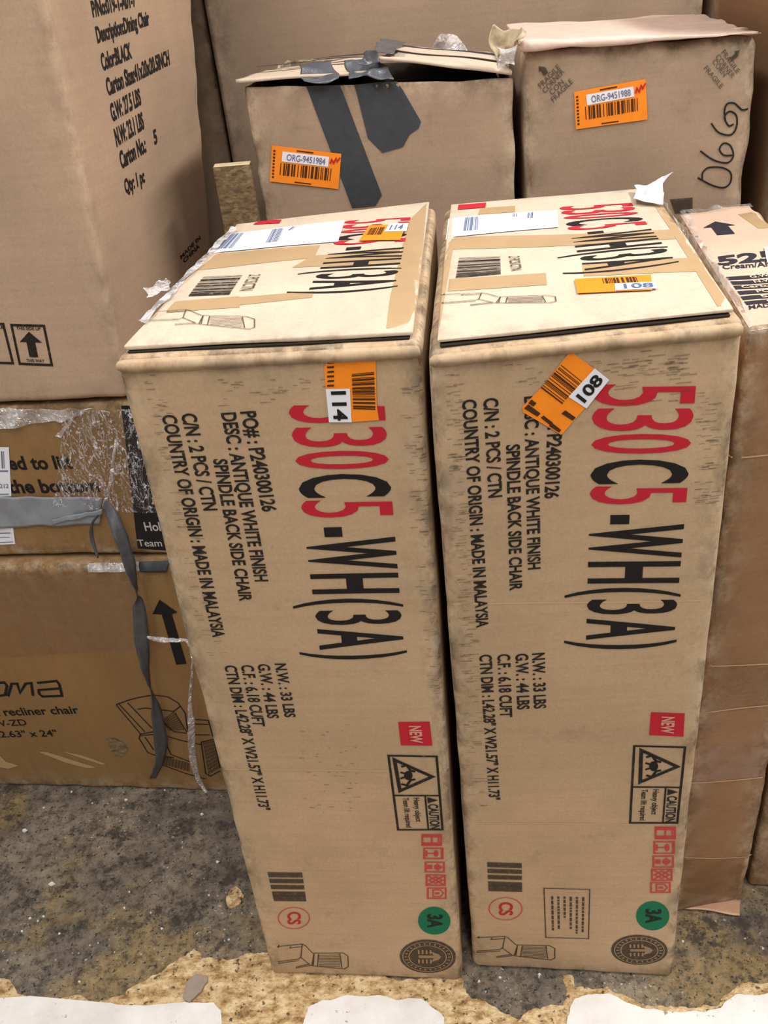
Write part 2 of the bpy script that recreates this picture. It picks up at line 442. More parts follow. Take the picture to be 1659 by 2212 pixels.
# ------------------------------------------------------------------ setting
def plane(name, pts, mat):
    return structure(link(name, mesh(name, pts, [tuple(range(len(pts)))]), M[mat]))
plane('floor', [(-3, -2, 0), (3, -2, 0), (3, 3.2, 0), (-3, 3.2, 0)], 'floor')
plane('wall_back', [(-3, 3.2, 0), (3, 3.2, 0), (3, 3.2, 3.2), (-3, 3.2, 3.2)], 'wall')
def ragged(pts, lev, k, seed):
    rn = random.Random(seed); pts = [Vector(p) for p in pts]
    for _ in range(lev):
        out = []
        for i, p in enumerate(pts):
            q = pts[(i+1) % len(pts)]; e = q-p; out.append(p)
            if e.length > .006: out.append((p+q)/2+Vector((-e.y, e.x, 0))*rn.uniform(-k, k))
        pts = out
    return pts
def floor_piece(name, px, z0, z1, mat, lev=4, k=.16, seed=1):
    pts = ragged([at_z(x, y, 0) for x, y in px], lev, k, seed)
    bm = bmesh.new(); b = [bm.verts.new((p.x, p.y, z1)) for p in pts]; f = bm.faces.new(b)
    bm.normal_update()
    if f.normal.z < 0: f.normal_flip()
    r = bmesh.ops.extrude_face_region(bm, geom=[f])
    for v in r['geom']:
        if isinstance(v, bmesh.types.BMVert): v.co.z = z1
    for v in b: v.co.z = z0
    bmesh.ops.recalc_face_normals(bm, faces=bm.faces); bmesh.ops.triangulate(bm, faces=bm.faces)
    me = bpy.data.meshes.new(name); bm.to_mesh(me); bm.free()
    return structure(link(name, me, M[mat]))
floor_piece('floor_adhesive', [(-1200, 2120), (-700, 2090), (-300, 2130), (-60, 2110), (23, 2119), (38, 2147), (160, 2151), (266, 2150), (316, 2119), (378, 2078), (420, 2050), (436, 2071), (494, 2075),
    (592, 2062), (640, 2085), (820, 2100), (985, 2105), (1018, 2158), (1077, 2182), (1123, 2204), (1150, 2180), (1216, 2173), (1216, 2108), (1236, 2108), (1242, 2136),
    (1312, 2132), (1350, 2150), (1388, 2172), (1487, 2179), (1554, 2171), (1582, 2140), (1720, 2128), (2300, 2080), (2300, 2420), (-1200, 2420)], -.001, .0012, 'adhesive', 4, .14, 3)
floor_piece('floor_tile', [(-1100, 2160), (240, 2169), (401, 2167), (463, 2168), (478, 2185), (477, 2420), (-1100, 2420)], .0012, .0035, 'tile', 3, .05, 4)
floor_piece('floor_tile', [(666, 2179), (699, 2163), (911, 2160), (935, 2180), (960, 2200), (968, 2420), (640, 2420), (655, 2215)], .0012, .0035, 'tile', 4, .08, 5)
floor_piece('floor_tile', [(1242, 2160), (1316, 2149), (1345, 2164), (1386, 2180), (1487, 2187), (1556, 2180), (1588, 2150), (1740, 2140), (2200, 2110), (2200, 2420), (1180, 2420), (1225, 2205)], .0012, .0035, 'tile', 4, .08, 6)

# ------------------------------------------------------------------ the two tall chair cartons in front
ZT = 1.0735
def tall_corners(bl, br, tl, tr, tlb, trb, z):
    f0, f1 = at_z(*bl, 0), at_z(*br, 0); t0, t1, b0, b1 = (at_z(*q, ZT) for q in (tl, tr, tlb, trb))
    dl, dr = b0-t0, b1-t1
    k = z/ZT
    lo = [f0, f1, f1+dr, f0+dl]; hi = [t0, t1, b1, b0]
    return lo+[a+(b-a)*k for a, b in zip(lo, hi)]
GL = [('5', 876, 915), ('3', 924, 967), ('0', 976, 1015), ('C', 1026, 1076), ('5', 1082, 1119), ('-', 1140, 1161), ('W', 1163, 1231), ('H', 1240, 1283), ('(', 1294, 1313), ('3', 1319, 1350), ('A', 1358, 1403), (')', 1407, 1425)]
GR = [('5', 831, 878), ('3', 883, 932), ('0', 939, 981), ('C', 994, 1046), ('5', 1051, 1090), ('-', 1113, 1133), ('W', 1134, 1206), ('H', 1214, 1261), ('(', 1271, 1291), ('3', 1296, 1328), ('A', 1337, 1382), (')', 1383, 1403)]
def code(blk, face, base0, base1, top0, top1, spans, parent, bold=.016):
    """the big carton code: letters stand between a base line and a top line, spans are fractions along them"""
    red, blk_ = Decal(blk, face), Decal(blk, face)
    b0, b1, t0, t1 = (red.uv(p) for p in (base0, base1, top0, top1))
    for i, (ch, s0, s1) in enumerate(spans):
        d = red if i in (0, 1, 2, 4) else blk_
        B = lambda s: b0+(b1-b0)*s
        T = lambda s: t0+(t1-t0)*s
        A = [T(s0), T(s1), B(s1), B(s0)]
        if ch == '-':
            A = [bil(A, 0, .58), bil(A, 1, .58), bil(A, 1, .78), bil(A, 0, .78)]; d.poly(A); continue
        if ch in '()': A = [bil(A, 0, -.03), bil(A, 1, -.03), bil(A, 1, 1.25), bil(A, 0, 1.25)]
        d.add(*glyph_fit(ch, A, {'(': .008, ')': .008, 'W': .030, 'H': .026, 'A': .024, '3': .004, '5': .006, '0': .012}.get(ch, bold)))
    red.build('printed_code', M['ink_red'], parent, label='red part of the large printed code')
    blk_.build('printed_code', M['ink'], parent, label='black part of the large printed code')
def fractions(blk, g, x0, y0, x1, y1):
    """turn pixel rows along the base line into fractions of its length on the card"""
    L0 = blk.uv('front', x0, y0); L1 = blk.uv('front', x1, y1); d = L1-L0
    f = lambda y: (blk.uv('front', x0+(x1-x0)*(y-y0)/(y1-y0), y)-L0).dot(d)/d.length_squared
    return [(c, f(a), f(b)) for c, a, b in g]
def chair_drawing(fr, w):
    """line drawing of a spindle back chair lying on its side: a runs from leg ends to back top"""
    for pts in ([(.0, .12), (.36, .05), (.40, .10), (.50, .38)], [(.03, .06), (.02, .16)], [(.36, .05), (.33, .52), (.45, .80)], [(.0, .66), (.30, .58), (.33, .50)], [(.0, .72), (.30, .64)],
                [(.25, .92), (.48, .82), (.52, .40)], [(.25, .88), (.44, .78)], [(.50, .38), (.92, .40), (.99, .52), (.99, .92), (.94, 1.0), (.48, .84)], [(.52, .40), (.50, .82)], [(.88, .42), (.90, .95)],
                [(.58, .42), (.56, .86)], [(.20, .12), (.18, .18), (.36, .14)]):
        fr.line(pts, w)
    for i in range(8): fr.line([(.58, .46+.055*i), (.88, .47+.062*i)], w*.8)
def icon_strip(rects, blk, parent, paper):
    d = Decal(blk, 'front'); pics = Decal(blk, 'front')
    for i, (x0, x1, y0, y1) in enumerate(rects):
        fr = d.quad([(x1, y0), (x1, y1), (x0, y1), (x0, y0)])
        fr.box(.04, .03, .96, .97, .0030)
        if i == 0: fr.rect(.0, .0, .28, 1).rect(.72, 0, 1, 1).rect(.3, .12, .7, .2); fr.line([(.3, .5), (.7, .5)], .003)
        if i == 1: fr.rect(0, 0, 1, .12); fr.fill(fr.oval(.5, .36, .3, .13, 16)); fr.line([(.5, .4), (.5, .85)], .0025); fr.line([(.25, .85), (.75, .85)], .003)
        if i == 2: fr.fill([(.15, .35), (.5, .1), (.85, .35), (.62, .55), (.38, .55)]); fr.rect(.3, .62, .7, .9)
        if i == 3: fr.line([(.1, .1), (.9, .9)], .003).line([(.9, .1), (.1, .9)], .003).line([(.5, .15), (.8, .5), (.5, .85), (.2, .5)], .003, True)
        if i == 4: fr.line([(.2, .3), (.5, .15), (.8, .3), (.8, .7), (.2, .7)], .0025, True); fr.rect(.42, .35, .6, .6)
    d.build('handling_icons', M['ink_rose'], parent, label='row of faded red handling icons')
def caution(q, div, tri, hand, cx, blk, parent):
    d = Decal(blk, 'front'); fr = d.quad(q)     # writing runs downwards: TL is the upper right pixel
    fr.box(.008, .01, .992, .99, .0032); fr.line([(div, .0), (div, 1)], .003); fr.line([(div, cx), (1, cx)], .0025)
    d.pxstroke(tri, .0050, True)
    h = Decal(blk, 'front'); x, y, r = hand
    h.pxstroke([(x-r*.9, y-r*1.1), (x-r*.2, y-r*1.3), (x+r*.3, y-r*.6), (x+r*.9, y-r*.5)], .0035)
    h.pxstroke([(x-r*.9, y+r*1.1), (x-r*.2, y+r*1.3), (x+r*.3, y+r*.6), (x+r*.9, y+r*.5)], .0035)
    h.pxpoly([(x+r*.55*math.cos(t), y+r*.6*math.sin(t)) for t in [2*math.pi*i/14 for i in range(14)]])
    h.pxstroke([(x-r*1.0, y-r*.4), (x-r*.3, y-r*.2)], .003); h.pxstroke([(x-r*1.0, y+r*.4), (x-r*.3, y+r*.2)], .003)
    t = fr.on(Decal(blk, 'front'))
    t.text('CAUTION', div+.115, .07, .985, cx-.05, .03); t.fill([(div+.02, cx-.04), (div+.105, cx-.04), (div+.062, .05)])
    t.text('Heavy object', div+.03, cx+.13, .88, cx+.25, .02); t.text('Team lift required', div+.03, cx+.36, .96, cx+.48, .02)
    o = d.build('caution_mark', M['ink_worn'], parent, label='black framed caution mark with warning triangle')
    h.build('warning_symbol', M['ink'], o); t.d.build('caution_wording', M['ink_worn'], o)
def oval_logo(q, blk, parent):
    d = Decal(blk, 'front'); f = d.quad(q)
    d.poly([f.p(*p) for p in f.oval(.5, .5, .5, .5, 48)])
    o = d.build('oval_stamp', M['ink_grey'], parent, label='dark oval stamp with rings')
    g = f.on(Decal(blk, 'front'))
    g.line(g.oval(.5, .5, .44, .44, 48), .0016, True); g.line(g.oval(.5, .5, .33, .33, 40), .0018, True)
    g.fill([(.34, .46), (.62, .46), (.66, .54), (.34, .54)]); g.fill([(.56, .34), (.70, .42), (.74, .5), (.70, .58), (.56, .66), (.62, .5)])
    for i in range(4): g.rect(.33+.07*i, .30, .36+.07*i, .42)
    for i in range(4): g.rect(.33+.07*i, .58, .36+.07*i, .70)
    for i in range(26):
        t = 2*math.pi*i/26; c, s_ = math.cos(t), math.sin(t)
        g.line([(.5+.36*c, .5+.36*s_), (.5+.41*c, .5+.41*s_)], .0024)
    g.d.build('stamp_wording', plainmat('stamp_bare_card', (150, 122, 92)), o, .0011)
_pm = {}
def plainmat(n, c):
    if n not in _pm: _pm[n] = plain(n, srgb(*c), .75)
    return _pm[n]
def ghost(blk, face, areas, parent, seed):
    """rubbed-off specks of ink from neighbouring cartons"""
    rn = random.Random(seed)
    for (pts, n, lx, ly) in areas:
        d = Decal(blk, face); f = d.quad(pts)
        for _ in range(n):
            a, b = rn.random(), rn.random(); p = f.p(a, b); w = rn.uniform(.3, 1)*lx; h = rn.uniform(.6, 1.2)*ly
            d.poly([p, p+Vector((w, 0)), p+Vector((w, h)), p+Vector((0, h))])
        o = d.build('rubbed_ink', M['ink_faint'], parent, label='faint rubbed off specks of ink', maxlen=.05); o['kind'] = 'stuff'
def lid(blk, front=.010, side=.004, z0=1.0705, z1=ZT):
    """the two layers of the top flap, front edge set a little back from the front of the carton"""
    c = blk.c; fx = (c[5]-c[4]).normalized(); fy = (c[7]-c[4]).normalized()
    def ring(z, fr, sd):
        t = (z-blk.c[4].z)
        q = [c[4]+fx*sd+fy*fr, c[5]-fx*sd+fy*fr, c[6]-fx*sd-fy*.004, c[7]+fx*sd-fy*.004]
        return [Vector((p.x, p.y, z)) for p in q]
    return ring(z0, front, side)+ring(z1, front, side)

def tall_carton(label, px, spans, code_px, texts, new, caut, icons, dot, logo, bars_, cs, draw, seed):
    cs8 = tall_corners(*px, 1.066)
    root, blk, body = carton('chair_carton', cs8, label, 'box', 'kraft', 'pair of tall spindle chair cartons', r=.010, amp=.0016, seed=seed, freq=5, crumple=.0016, step=.013)
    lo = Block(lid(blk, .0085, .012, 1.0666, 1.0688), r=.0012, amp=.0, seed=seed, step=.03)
    lo.build('inner_flap', M['seam_shade'], root, label='edge of the inner flap, coloured dark for the seam shade')
    top = Block(lid(blk, .0100, .009, 1.0698, 1.0742), r=.0016, amp=.0016, seed=seed+3, freq=9, step=.014)
    flap = top.build('top_flap', M['kraft_top'], root)
    fr = fractions(blk, spans, *code_px[0], *code_px[1])
    code(blk, 'front', *code_px, fr, root)
    d = Decal(blk, 'front')
    for body_, p0, p1, h in texts[:5]: d.text(body_, p0, p1, h, .028)
    d.build('printed_wording', M['ink_worn'], root, label='rows of small black wording on order, finish and origin')
    d = Decal(blk, 'front')
    for body_, p0, p1, h in texts[5:]: d.text(body_, p0, p1, h, .028)
    d.build('printed_wording', M['ink_worn'], root, label='rows of small black wording on weights and size')
    d = Decal(blk, 'front'); d.pxpoly(new); o = d.build('new_mark', M['ink_red'], root, label='red square mark reading NEW')
    d = Decal(blk, 'front'); f = d.quad([new[1], new[2], new[3], new[0]]); f.text('NEW', .16, .30, .88, .66, .03)
    d.build('new_wording', M['ink_tan'], o, .0012)
    caution(*caut, blk, root); icon_strip(icons, blk, root, None)
    (x, y, rx, ry) = dot
    d = Decal(blk, 'front'); f = d.quad([(x+rx, y-ry), (x+rx, y+ry), (x-rx, y+ry), (x-rx, y-ry)])
    d.poly([f.p(*p) for p in f.oval(.5, .5, .5, .5)]); o = d.build('green_dot', M['ink_green'], root, label='green printed dot reading 3A')
    g = f.on(Decal(blk, 'front')); g.text('3A', .26, .26, .74, .70, .03); g.d.build('dot_wording', M['ink'], o, .0012)
    oval_logo(logo, blk, root)
    d = Decal(blk, 'front'); f = d.quad(bars_)
    for a, b in ((0, .17), (.22, .37), (.43, .58), (.66, .82), (.80, 1)): f.rect(a, 0, b, 1)
    d.build('barcode', M['ink_grey'], root, label='barcode with broad smudged bars')
    (x, y, rx, ry) = cs
    d = Decal(blk, 'front'); f = d.quad([(x+rx, y-ry), (x+rx, y+ry), (x-rx, y+ry), (x-rx, y-ry)])
    f.line(f.oval(.5, .5, .48, .48), .0018, True); o = d.build('oval_ring', M['ink_rose'], root, label='thin red printed oval around CS')
    g = f.on(Decal(blk, 'front')); g.text('CS', .22, .30, .78, .68, .025); g.d.build('ring_wording', M['ink_red'], o)
    d = Decal(blk, 'front'); chair_drawing(d.quad(draw), .0017); d.build('chair_drawing', M['ink_line'], root, label='line drawing of a spindle back chair')
    return root, blk, top, flap, fr

LX = (588, 2104), (999, 2121), (242, 758), (910, 724), (500, 484), (941, 434)
left, lb, ltop, lflap, FRL = tall_carton(
    'left one of the two tall chair cartons standing side by side, orange 114 sticker', LX, GL,
    ((622, 876), (691, 1403), (830, 872), (873, 1400)),
    [('PO# : P240300126', (520, 889), (568, 1105), 31), ('DESC : ANTIQUE WHITE FINISH', (478, 891), (552, 1255), 30), ('SPINDLE BACK SIDE CHAIR', (461, 991), (519, 1297), 28),
     ('C/N : 2 PCS / CTN', (392, 893), (441, 1102), 30), ('COUNTRY OF ORIGIN : MADE IN MALAYSIA', (350, 896), (461, 1375), 29), ('N.W. : 33 LBS', (594, 1432), (616, 1548), 23),
     ('G.W. : 44 LBS', (557, 1433), (579, 1550), 24), ('C.F. : 6.18 CUFT', (521, 1435), (548, 1567), 25), ('CTN DIM : L42.28" X W21.57" X H11.73"', (485, 1436), (561, 1748), 24)],
    [(860, 1559), (928, 1558), (934, 1609), (866, 1609)],
    ([(944, 1631), (957, 1794), (859, 1794), (838, 1630)], .52, [(852, 1640), (934, 1677), (864, 1708)], (882, 1674, 17), .32),
    [(911, 954, 1803, 1827), (915, 957, 1832, 1856), (918, 960, 1862, 1885), (920, 962, 1890, 1914), (923, 964, 1918, 1942)],
    (938, 1989, 35, 30), [(862, 2030), (984, 2030), (986, 2102), (864, 2102)],
    [(653, 1883), (662, 1946), (592, 1945), (578, 1882)], (635, 1982, 35, 24), [(598, 2036), (752, 2034), (754, 2092), (602, 2096)], 1)
RX = (1023, 2086), (1452, 2112), (921, 746), (1612, 673), (960, 441), (1420, 405)
right, rb, rtop, rflap, FRR = tall_carton(
    'right one of the two tall chair cartons standing side by side, tilted orange 108 sticker', RX, GR,
    ((1281, 831), (1266, 1382), (1504, 828), (1456, 1380)),
    [('PO# : P240300126', (1186, 858), (1177, 1077), 31), ('DESC : ANTIQUE WHITE FINISH', (1133, 857), (1141, 1231), 29), ('SPINDLE BACK SIDE CHAIR', (1094, 961), (1102, 1276), 28),
     ('C/N : 2 PCS / CTN', (1045, 861), (1056, 1075), 30), ('COUNTRY OF ORIGIN : MADE IN MALAYSIA', (999, 864), (1030, 1355), 29), ('N.W. : 33 LBS', (1150, 1411), (1154, 1530), 26),
     ('G.W. : 44 LBS', (1114, 1412), (1118, 1532), 26), ('C.F. : 6.18 CUFT', (1075, 1413), (1081, 1549), 26), ('CTN DIM : L42.28" X W21.57" X H11.73"', (1036, 1414), (1057, 1728), 25)],
    [(1406, 1537), (1479, 1540), (1476, 1590), (1402, 1587)],
    ([(1481, 1612), (1464, 1779), (1360, 1779), (1369, 1609)], .52, [(1385, 1620), (1463, 1656), (1383, 1690)], (1412, 1655, 18), .31),
    [(1415, 1459, 1786, 1812), (1412, 1457, 1817, 1844), (1410, 1455, 1848, 1874), (1407, 1452, 1877, 1903), (1405, 1448, 1906, 1929)],
    (1410, 1978, 36, 31), [(1319, 2018), (1441, 2020), (1443, 2082), (1321, 2083)],
    [(1127, 1864), (1128, 1926), (1055, 1924), (1052, 1861)], (1092, 1962, 37, 25), [(1030, 2018), (1200, 2020), (1200, 2072), (1030, 2070)], 2)
# boxed small print, right carton only
d = Decal(rb, 'front'); f = d.quad([(1275, 1920), (1272, 2028), (1178, 2025), (1174, 1917)]); f.box(.01, .01, .99, .99, .0018)
for i, e in enumerate((.86, .9, .82, .6, .82, .84)):
    x = .16
    rn = random.Random(i)
    while x < e:
        w = rn.uniform(.03, .09); f.rect(x, .12+.135*i, min(e, x+w), .17+.135*i); x += w+.018
d.build('small_print_panel', M['ink_line'], right, label='thin framed panel of small print')
ghost(lb, 'front', [([(300, 770), (340, 770), (395, 1000), (345, 1000)], 46, .010, .0012), ([(345, 980), (385, 980), (480, 1420), (430, 1420)], 70, .012, .0012),
                    ([(860, 830), (900, 830), (925, 1160), (885, 1160)], 60, .012, .0012), ([(640, 1560), (760, 1560), (780, 1760), (650, 1760)], 40, .008, .0016),
                    ([(890, 1180), (925, 1180), (955, 1500), (915, 1500)], 40, .012, .0012), ([(470, 820), (820, 800), (820, 850), (470, 880)], 40, .012, .0014)], left, 1)
ghost(rb, 'front', [([(960, 800), (990, 800), (1000, 1180), (972, 1180)], 80, .012, .0012), ([(1500, 850), (1545, 850), (1535, 1100), (1495, 1100)], 60, .014, .0012),
                    ([(975, 1180), (1010, 1180), (1030, 1520), (1000, 1520)], 70, .014, .0012), ([(1080, 790), (1480, 770), (1480, 810), (1080, 840)], 45, .012, .0014),
                    ([(1320, 760), (1470, 760), (1470, 880), (1320, 880)], 40, .018, .0014), ([(1000, 1540), (1030, 1540), (1040, 1760), (1010, 1760)], 40, .014, .0012)], right, 2)
# creases across the fronts
def crease(blk, pts, parent):
    Decal(blk, 'front').pxstroke(pts, .0022).build('crease', plainmat('pale_crease', (196, 164, 126)), parent, .0003)
crease(lb, [(487, 1660), (620, 1662), (800, 1665), (985, 1664)], left)
crease(rb, [(978, 1305), (1150, 1303), (1330, 1302), (1540, 1296)], right)
crease(rb, [(1010, 1778), (1200, 1779), (1360, 1782)], right)
# ---- stickers on the fronts
def place(dec, pts): dec.pxpoly(pts); return dec
o = place(Decal(lb, 'front'), [(715, 755), (811, 753), (814, 876), (819, 907), (760, 911), (704, 839), (700, 794), (711, 768)]).build('price_sticker', M['orange'], left, .0014, 'torn orange barcode sticker')
d = Decal(lb, 'front'); f = d.quad([(811, 800), (814, 886), (762, 884), (759, 805)]); f.bars(.02, .05, .98, .98, 16, 3)
f2 = d.quad([(806, 765), (806, 790), (725, 792), (724, 766)])
f2.text('R', .1, .05, .5, .16, .02); f2.rect(.2, .35, .3, .6); f2.rect(.5, .8, .6, .98)
for i in range(7): d.pxpoly([(707+i % 2*2, 770+i*10), (722, 769+i*10), (722, 773+i*10), (707, 774+i*10)])
d.build('sticker_barcode', M['brown_ink'], o, .0019)
o2 = place(Decal(lb, 'front'), [(704, 839), (756, 838), (760, 911), (711, 911)]).build('number_tag', M['white'], o, .0020, 'white tag reading 114')
d = Decal(lb, 'front'); f = d.quad([(751, 840), (755, 909), (717, 909), (710, 841)]); f.text('114', .04, .12, .97, .85, .03); d.build('tag_number', M['ink'], o, .0025)
Z = lambda pts: [(900+x*.446, 700+y*.446) for x, y in pts]
o = place(Decal(rb, 'front'), Z([(745, 130), (930, 268), (820, 400), (700, 535), (610, 480), (515, 425), (512, 398), (610, 300)])).build('price_sticker', M['orange'], right, .0014, 'tilted orange barcode sticker')
d = Decal(rb, 'front'); f = d.quad(Z([(600, 305), (700, 195), (800, 275), (705, 385)])); f.bars(0, .0, 1, 1, 13, 5)
f = d.quad(Z([(560, 350), (590, 320), (700, 410), (660, 450)]))
for q in ([(520, 405), (540, 385), (600, 430), (585, 445)], [(600, 450), (615, 440), (660, 475), (650, 490)], [(640, 490), (655, 475), (700, 510), (690, 522)], [(700, 430), (720, 415), (770, 450), (755, 465)], [(540, 380), (556, 362), (580, 380), (566, 396)]):
    d.pxpoly(Z(q))
d.build('sticker_barcode', M['brown_ink'], o, .0019)
o2 = place(Decal(rb, 'front'), Z([(862, 212), (932, 268), (822, 406), (735, 350)])).build('number_tag', M['white'], o, .0020, 'white tag reading 108')
d = Decal(rb, 'front'); f = d.quad(Z([(757, 346), (862, 224), (918, 270), (815, 392)])); f.text('108', .05, .15, .96, .85, .03); d.build('tag_number', M['ink'], o, .0025)

# ---- tops of the two tall cartons
def top_prints(top, flap, T, tapes, label_q, lbars, red_q, codepx, fr, stick, bar_q, cnt, draw, fl):
    for t in tapes: place(Decal(top, 'top'), [T(*p) for p in t]).build('packing_tape', M['tape'], flap, .0004, 'strip of tan packing tape', .03)
    place(Decal(top, 'top'), [T(*p) for p in red_q]).build('red_mark', M['ink_red'], flap, .0008)
    code(top, 'top', *[T(*p) for p in codepx], fr, flap)
    o = place(Decal(top, 'top'), [T(*p) for p in label_q]).build('address_label', M['white'], flap, .0012, 'white address label', .03)
    for q, n, s_ in lbars:
        d = Decal(top, 'top'); d.quad([T(*p) for p in q]).bars(0, 0, 1, 1, n, s_); d.build('label_print', M['blue_ink'], o, .0016)
    sq, bq, tq, num, tr = stick
    o = place(Decal(top, 'top'), [T(*p) for p in sq]).build('price_sticker', M['orange'], flap, .0018, 'small orange barcode sticker', .03)
    d = Decal(top, 'top'); d.quad([T(*p) for p in bq]).bars(0, 0, 1, 1, 12, 8); d.build('sticker_barcode', M['brown_ink'], o, .0022)
    place(Decal(top, 'top'), [T(*p) for p in tq]).build('number_tag', M['white'], o, .0024, 'white tag reading '+num)
    d = Decal(top, 'top'); d.quad([T(*p) for p in tr]).text(num, .04, .1, .96, .9, .02); d.build('tag_number', M['blue_ink'], o, .0028)
    d = Decal(top, 'top'); d.quad([T(*p) for p in bar_q]).bars(0, 0, 1, 1, 15, 4); d.build('barcode', M['ink_worn'], flap, .0010)
    d = Decal(top, 'top'); d.quad([T(*p) for p in cnt]).text('2 PCS/CTN', 0, 0, 1, 1, .015); d.build('printed_wording', M['ink_line'], flap, .0010)
    d = Decal(top, 'top'); chair_drawing(d.quad([T(*p) for p in draw]), .0012); d.build('chair_drawing', M['ink_line'], flap, .0010)
TL = lambda x, y: (240+x*.434, 400+y*.434)
TR = lambda x, y: (900+x*.4575, 380+y*.4575)
top_prints(ltop, lflap, TL,
    [[(480, 345), (1040, 300), (1010, 360), (410, 425)], [(190, 640), (240, 585), (640, 555), (640, 612)], [(1390, 560), (1480, 180), (1570, 90), (1520, 700), (1370, 715)], [(1000, 350), (1440, 320), (1430, 390), (900, 410)], [(640, 560), (1010, 530), (1000, 560), (640, 600)]],
    [(560, 245), (1165, 176), (1130, 285), (480, 341)], [([(600, 244), (662, 238), (600, 318), (525, 320)], 12, 1), ([(805, 222), (860, 217), (830, 285), (770, 292)], 12, 2), ([(905, 210), (925, 208), (900, 228), (880, 230)], 3, 3)],
    [(740, 165), (858, 160), (838, 190), (708, 196)],
    ((1165, 178), (985, 524), (1492, 160), (1415, 500)), FRL,
    ([(1285, 208), (1470, 200), (1440, 280), (1235, 285)], [(1290, 222), (1365, 217), (1345, 255), (1270, 258)], [(1385, 202), (1482, 196), (1470, 238), (1360, 242)], '114', [(1395, 207), (1465, 202), (1450, 232), (1380, 236)]),
    [(655, 450), (590, 548), (385, 556), (460, 460)], [(745, 446), (705, 528), (640, 530), (690, 448)], [(185, 620), (720, 620), (720, 720), (190, 705)], None)
top_prints(rtop, rflap, TR,
    [[(180, 292), (1230, 256), (1280, 300), (170, 350)], [(100, 492), (610, 458), (615, 515), (90, 550)], [(780, 415), (1310, 390), (1345, 452), (790, 475)], [(1110, 118), (1165, 118), (1540, 608), (1420, 615)], [(300, 152), (465, 142), (465, 172), (290, 182)], [(140, 300), (180, 300), (110, 700), (70, 740)]],
    [(138, 200), (664, 166), (670, 245), (118, 299)], [([(230, 200), (292, 196), (288, 262), (220, 266)], 12, 1), ([(455, 184), (475, 183), (475, 198), (453, 199)], 3, 2), ([(525, 180), (550, 178), (548, 205), (522, 207)], 4, 3)],
    [(198, 135), (328, 126), (325, 150), (194, 159)],
    ((672, 150), (795, 448), (1012, 128), (1222, 408)), FRR,
    ([(745, 494), (1105, 475), (1112, 548), (760, 563)], [(875, 494), (1035, 487), (1045, 512), (882, 518)], [(935, 520), (1130, 512), (1138, 543), (938, 553)], '108', [(968, 522), (1120, 515), (1126, 540), (974, 548)]),
    [(395, 382), (398, 465), (185, 484), (200, 392)], [(485, 378), (495, 445), (447, 450), (435, 380)], [(115, 555), (655, 545), (665, 600), (120, 625)], None)

# torn white label and film on the far right corner, scrap of film on the left edge
zt = ZT+.002
crumpled('torn_label', 'white', right, lambda u, v: at_z(1372+u*60, 425-14*(1-v)+v*14+u*4, zt+.002)+Vector((0, 0, (1-v)*.010*(.4+u)+.003)), 10, 8, .006, 60, 2, .0006, False, 'curled white scrap of torn label')
crumpled('torn_label', 'white', right, lambda u, v: at_z(1396+u*22+v*0, 420, zt+.004)+Vector((v*.014+u*.006, 0, v*.018+u*.010)), 5, 6, .003, 70, 9, .0006, False)
crumpled('film_edge', 'film_white', right, lambda u, v: at_z(1428+u*172-v*14, 438+u*212-v*2, zt)+Vector((v*.012, 0, .004-v*.02)), 40, 5, .005, 45, 3, label='clear film along the right edge')
crumpled('film_scrap', 'film_white', left, lambda u, v: at_z(316+u*52, 655-u*24-v*14, zt)+Vector((0, 0, .004+.006*v)), 10, 6, .005, 80, 5, label='small scrap of cloudy film on the left edge')
crumpled('film_scrap', 'film_white', left, lambda u, v: at_z(300+u*200+v*12, 700-u*205+v*4, zt-.001)+Vector((0, 0, .003)), 30, 3, .003, 60, 6)
def rolled_edge(blk, parent, seed, x0, x1):
    """the fold under the lid, pressed into a soft roll"""
    rn = random.Random(seed)
    d = blk
    V = []; n = 44; mth = 6
    for i in range(n+1):
        u = x0+(x1-x0)*i/n
        for j in range(mth+1):
            v = blk.h-.0015-(.015+.003*noise.noise(Vector((u*9, seed*3, 0))))*j/mth
            k = math.sin(math.pi*j/mth)
            V.append(blk.on('front', u, v, .0006+k*(.0062+.0022*noise.noise(Vector((u*22, seed, 0)))) + .0012*noise.noise(Vector((u*60, j*.8, seed)))))
    F = [(i*(mth+1)+j, (i+1)*(mth+1)+j, (i+1)*(mth+1)+j+1, i*(mth+1)+j+1) for i in range(n) for j in range(mth)]
    me = mesh('rolled_edge', V, F)
    at = me.attributes.new('wear', 'FLOAT', 'POINT')
    for i in range(len(V)): at.data[i].value = .5
    link('rolled_edge', me, M['kraft'], parent, True, 'crushed rolled fold under the lid')
rolled_edge(lb, left, 1, .004, lb.w-.004); rolled_edge(rb, right, 2, .004, rb.w-.004)

# ------------------------------------------------------------------ stack on the left
SA = -.17
E1 = Vector((math.cos(SA), math.sin(SA), 0)); N1 = Vector((-math.sin(SA), math.cos(SA), 0)); P0 = Vector((-.375, 1.234, 0))
def sbox(u0, u1, v0, v1, z0, z1): return [P0+E1*u+N1*v+Vector((0, 0, z)) for z in (z0, z1) for u, v in ((u0, v0), (u1, v0), (u1, v1), (u0, v1))]
low, lowb, _ = carton('recliner_carton', sbox(-.80, .07, 0, .60, 0, .561), 'brown recliner chair carton on the floor at the bottom of the left stack', 'box', 'kraft_low', r=.010, amp=.004, seed=11, crumple=.004, step=.02)
upb_c = sbox(-.80, .07, .022, .60, .568, .850)
upr, upb, _ = carton('wrapped_carton', upb_c, 'film wrapped brown carton between the recliner carton and the big carton on the left', 'box', 'kraft_low', r=.007, amp=.003, seed=12, crumple=.003, step=.02)
bigc = [P0+E1*u+N1*v+Vector((0, 0, z)) for z, ru, dv in ((.857, .006, .49), (1.95, .066, .74)) for u, v in ((-.80, .016), (ru, .016), (ru, dv), (-.80, dv))]
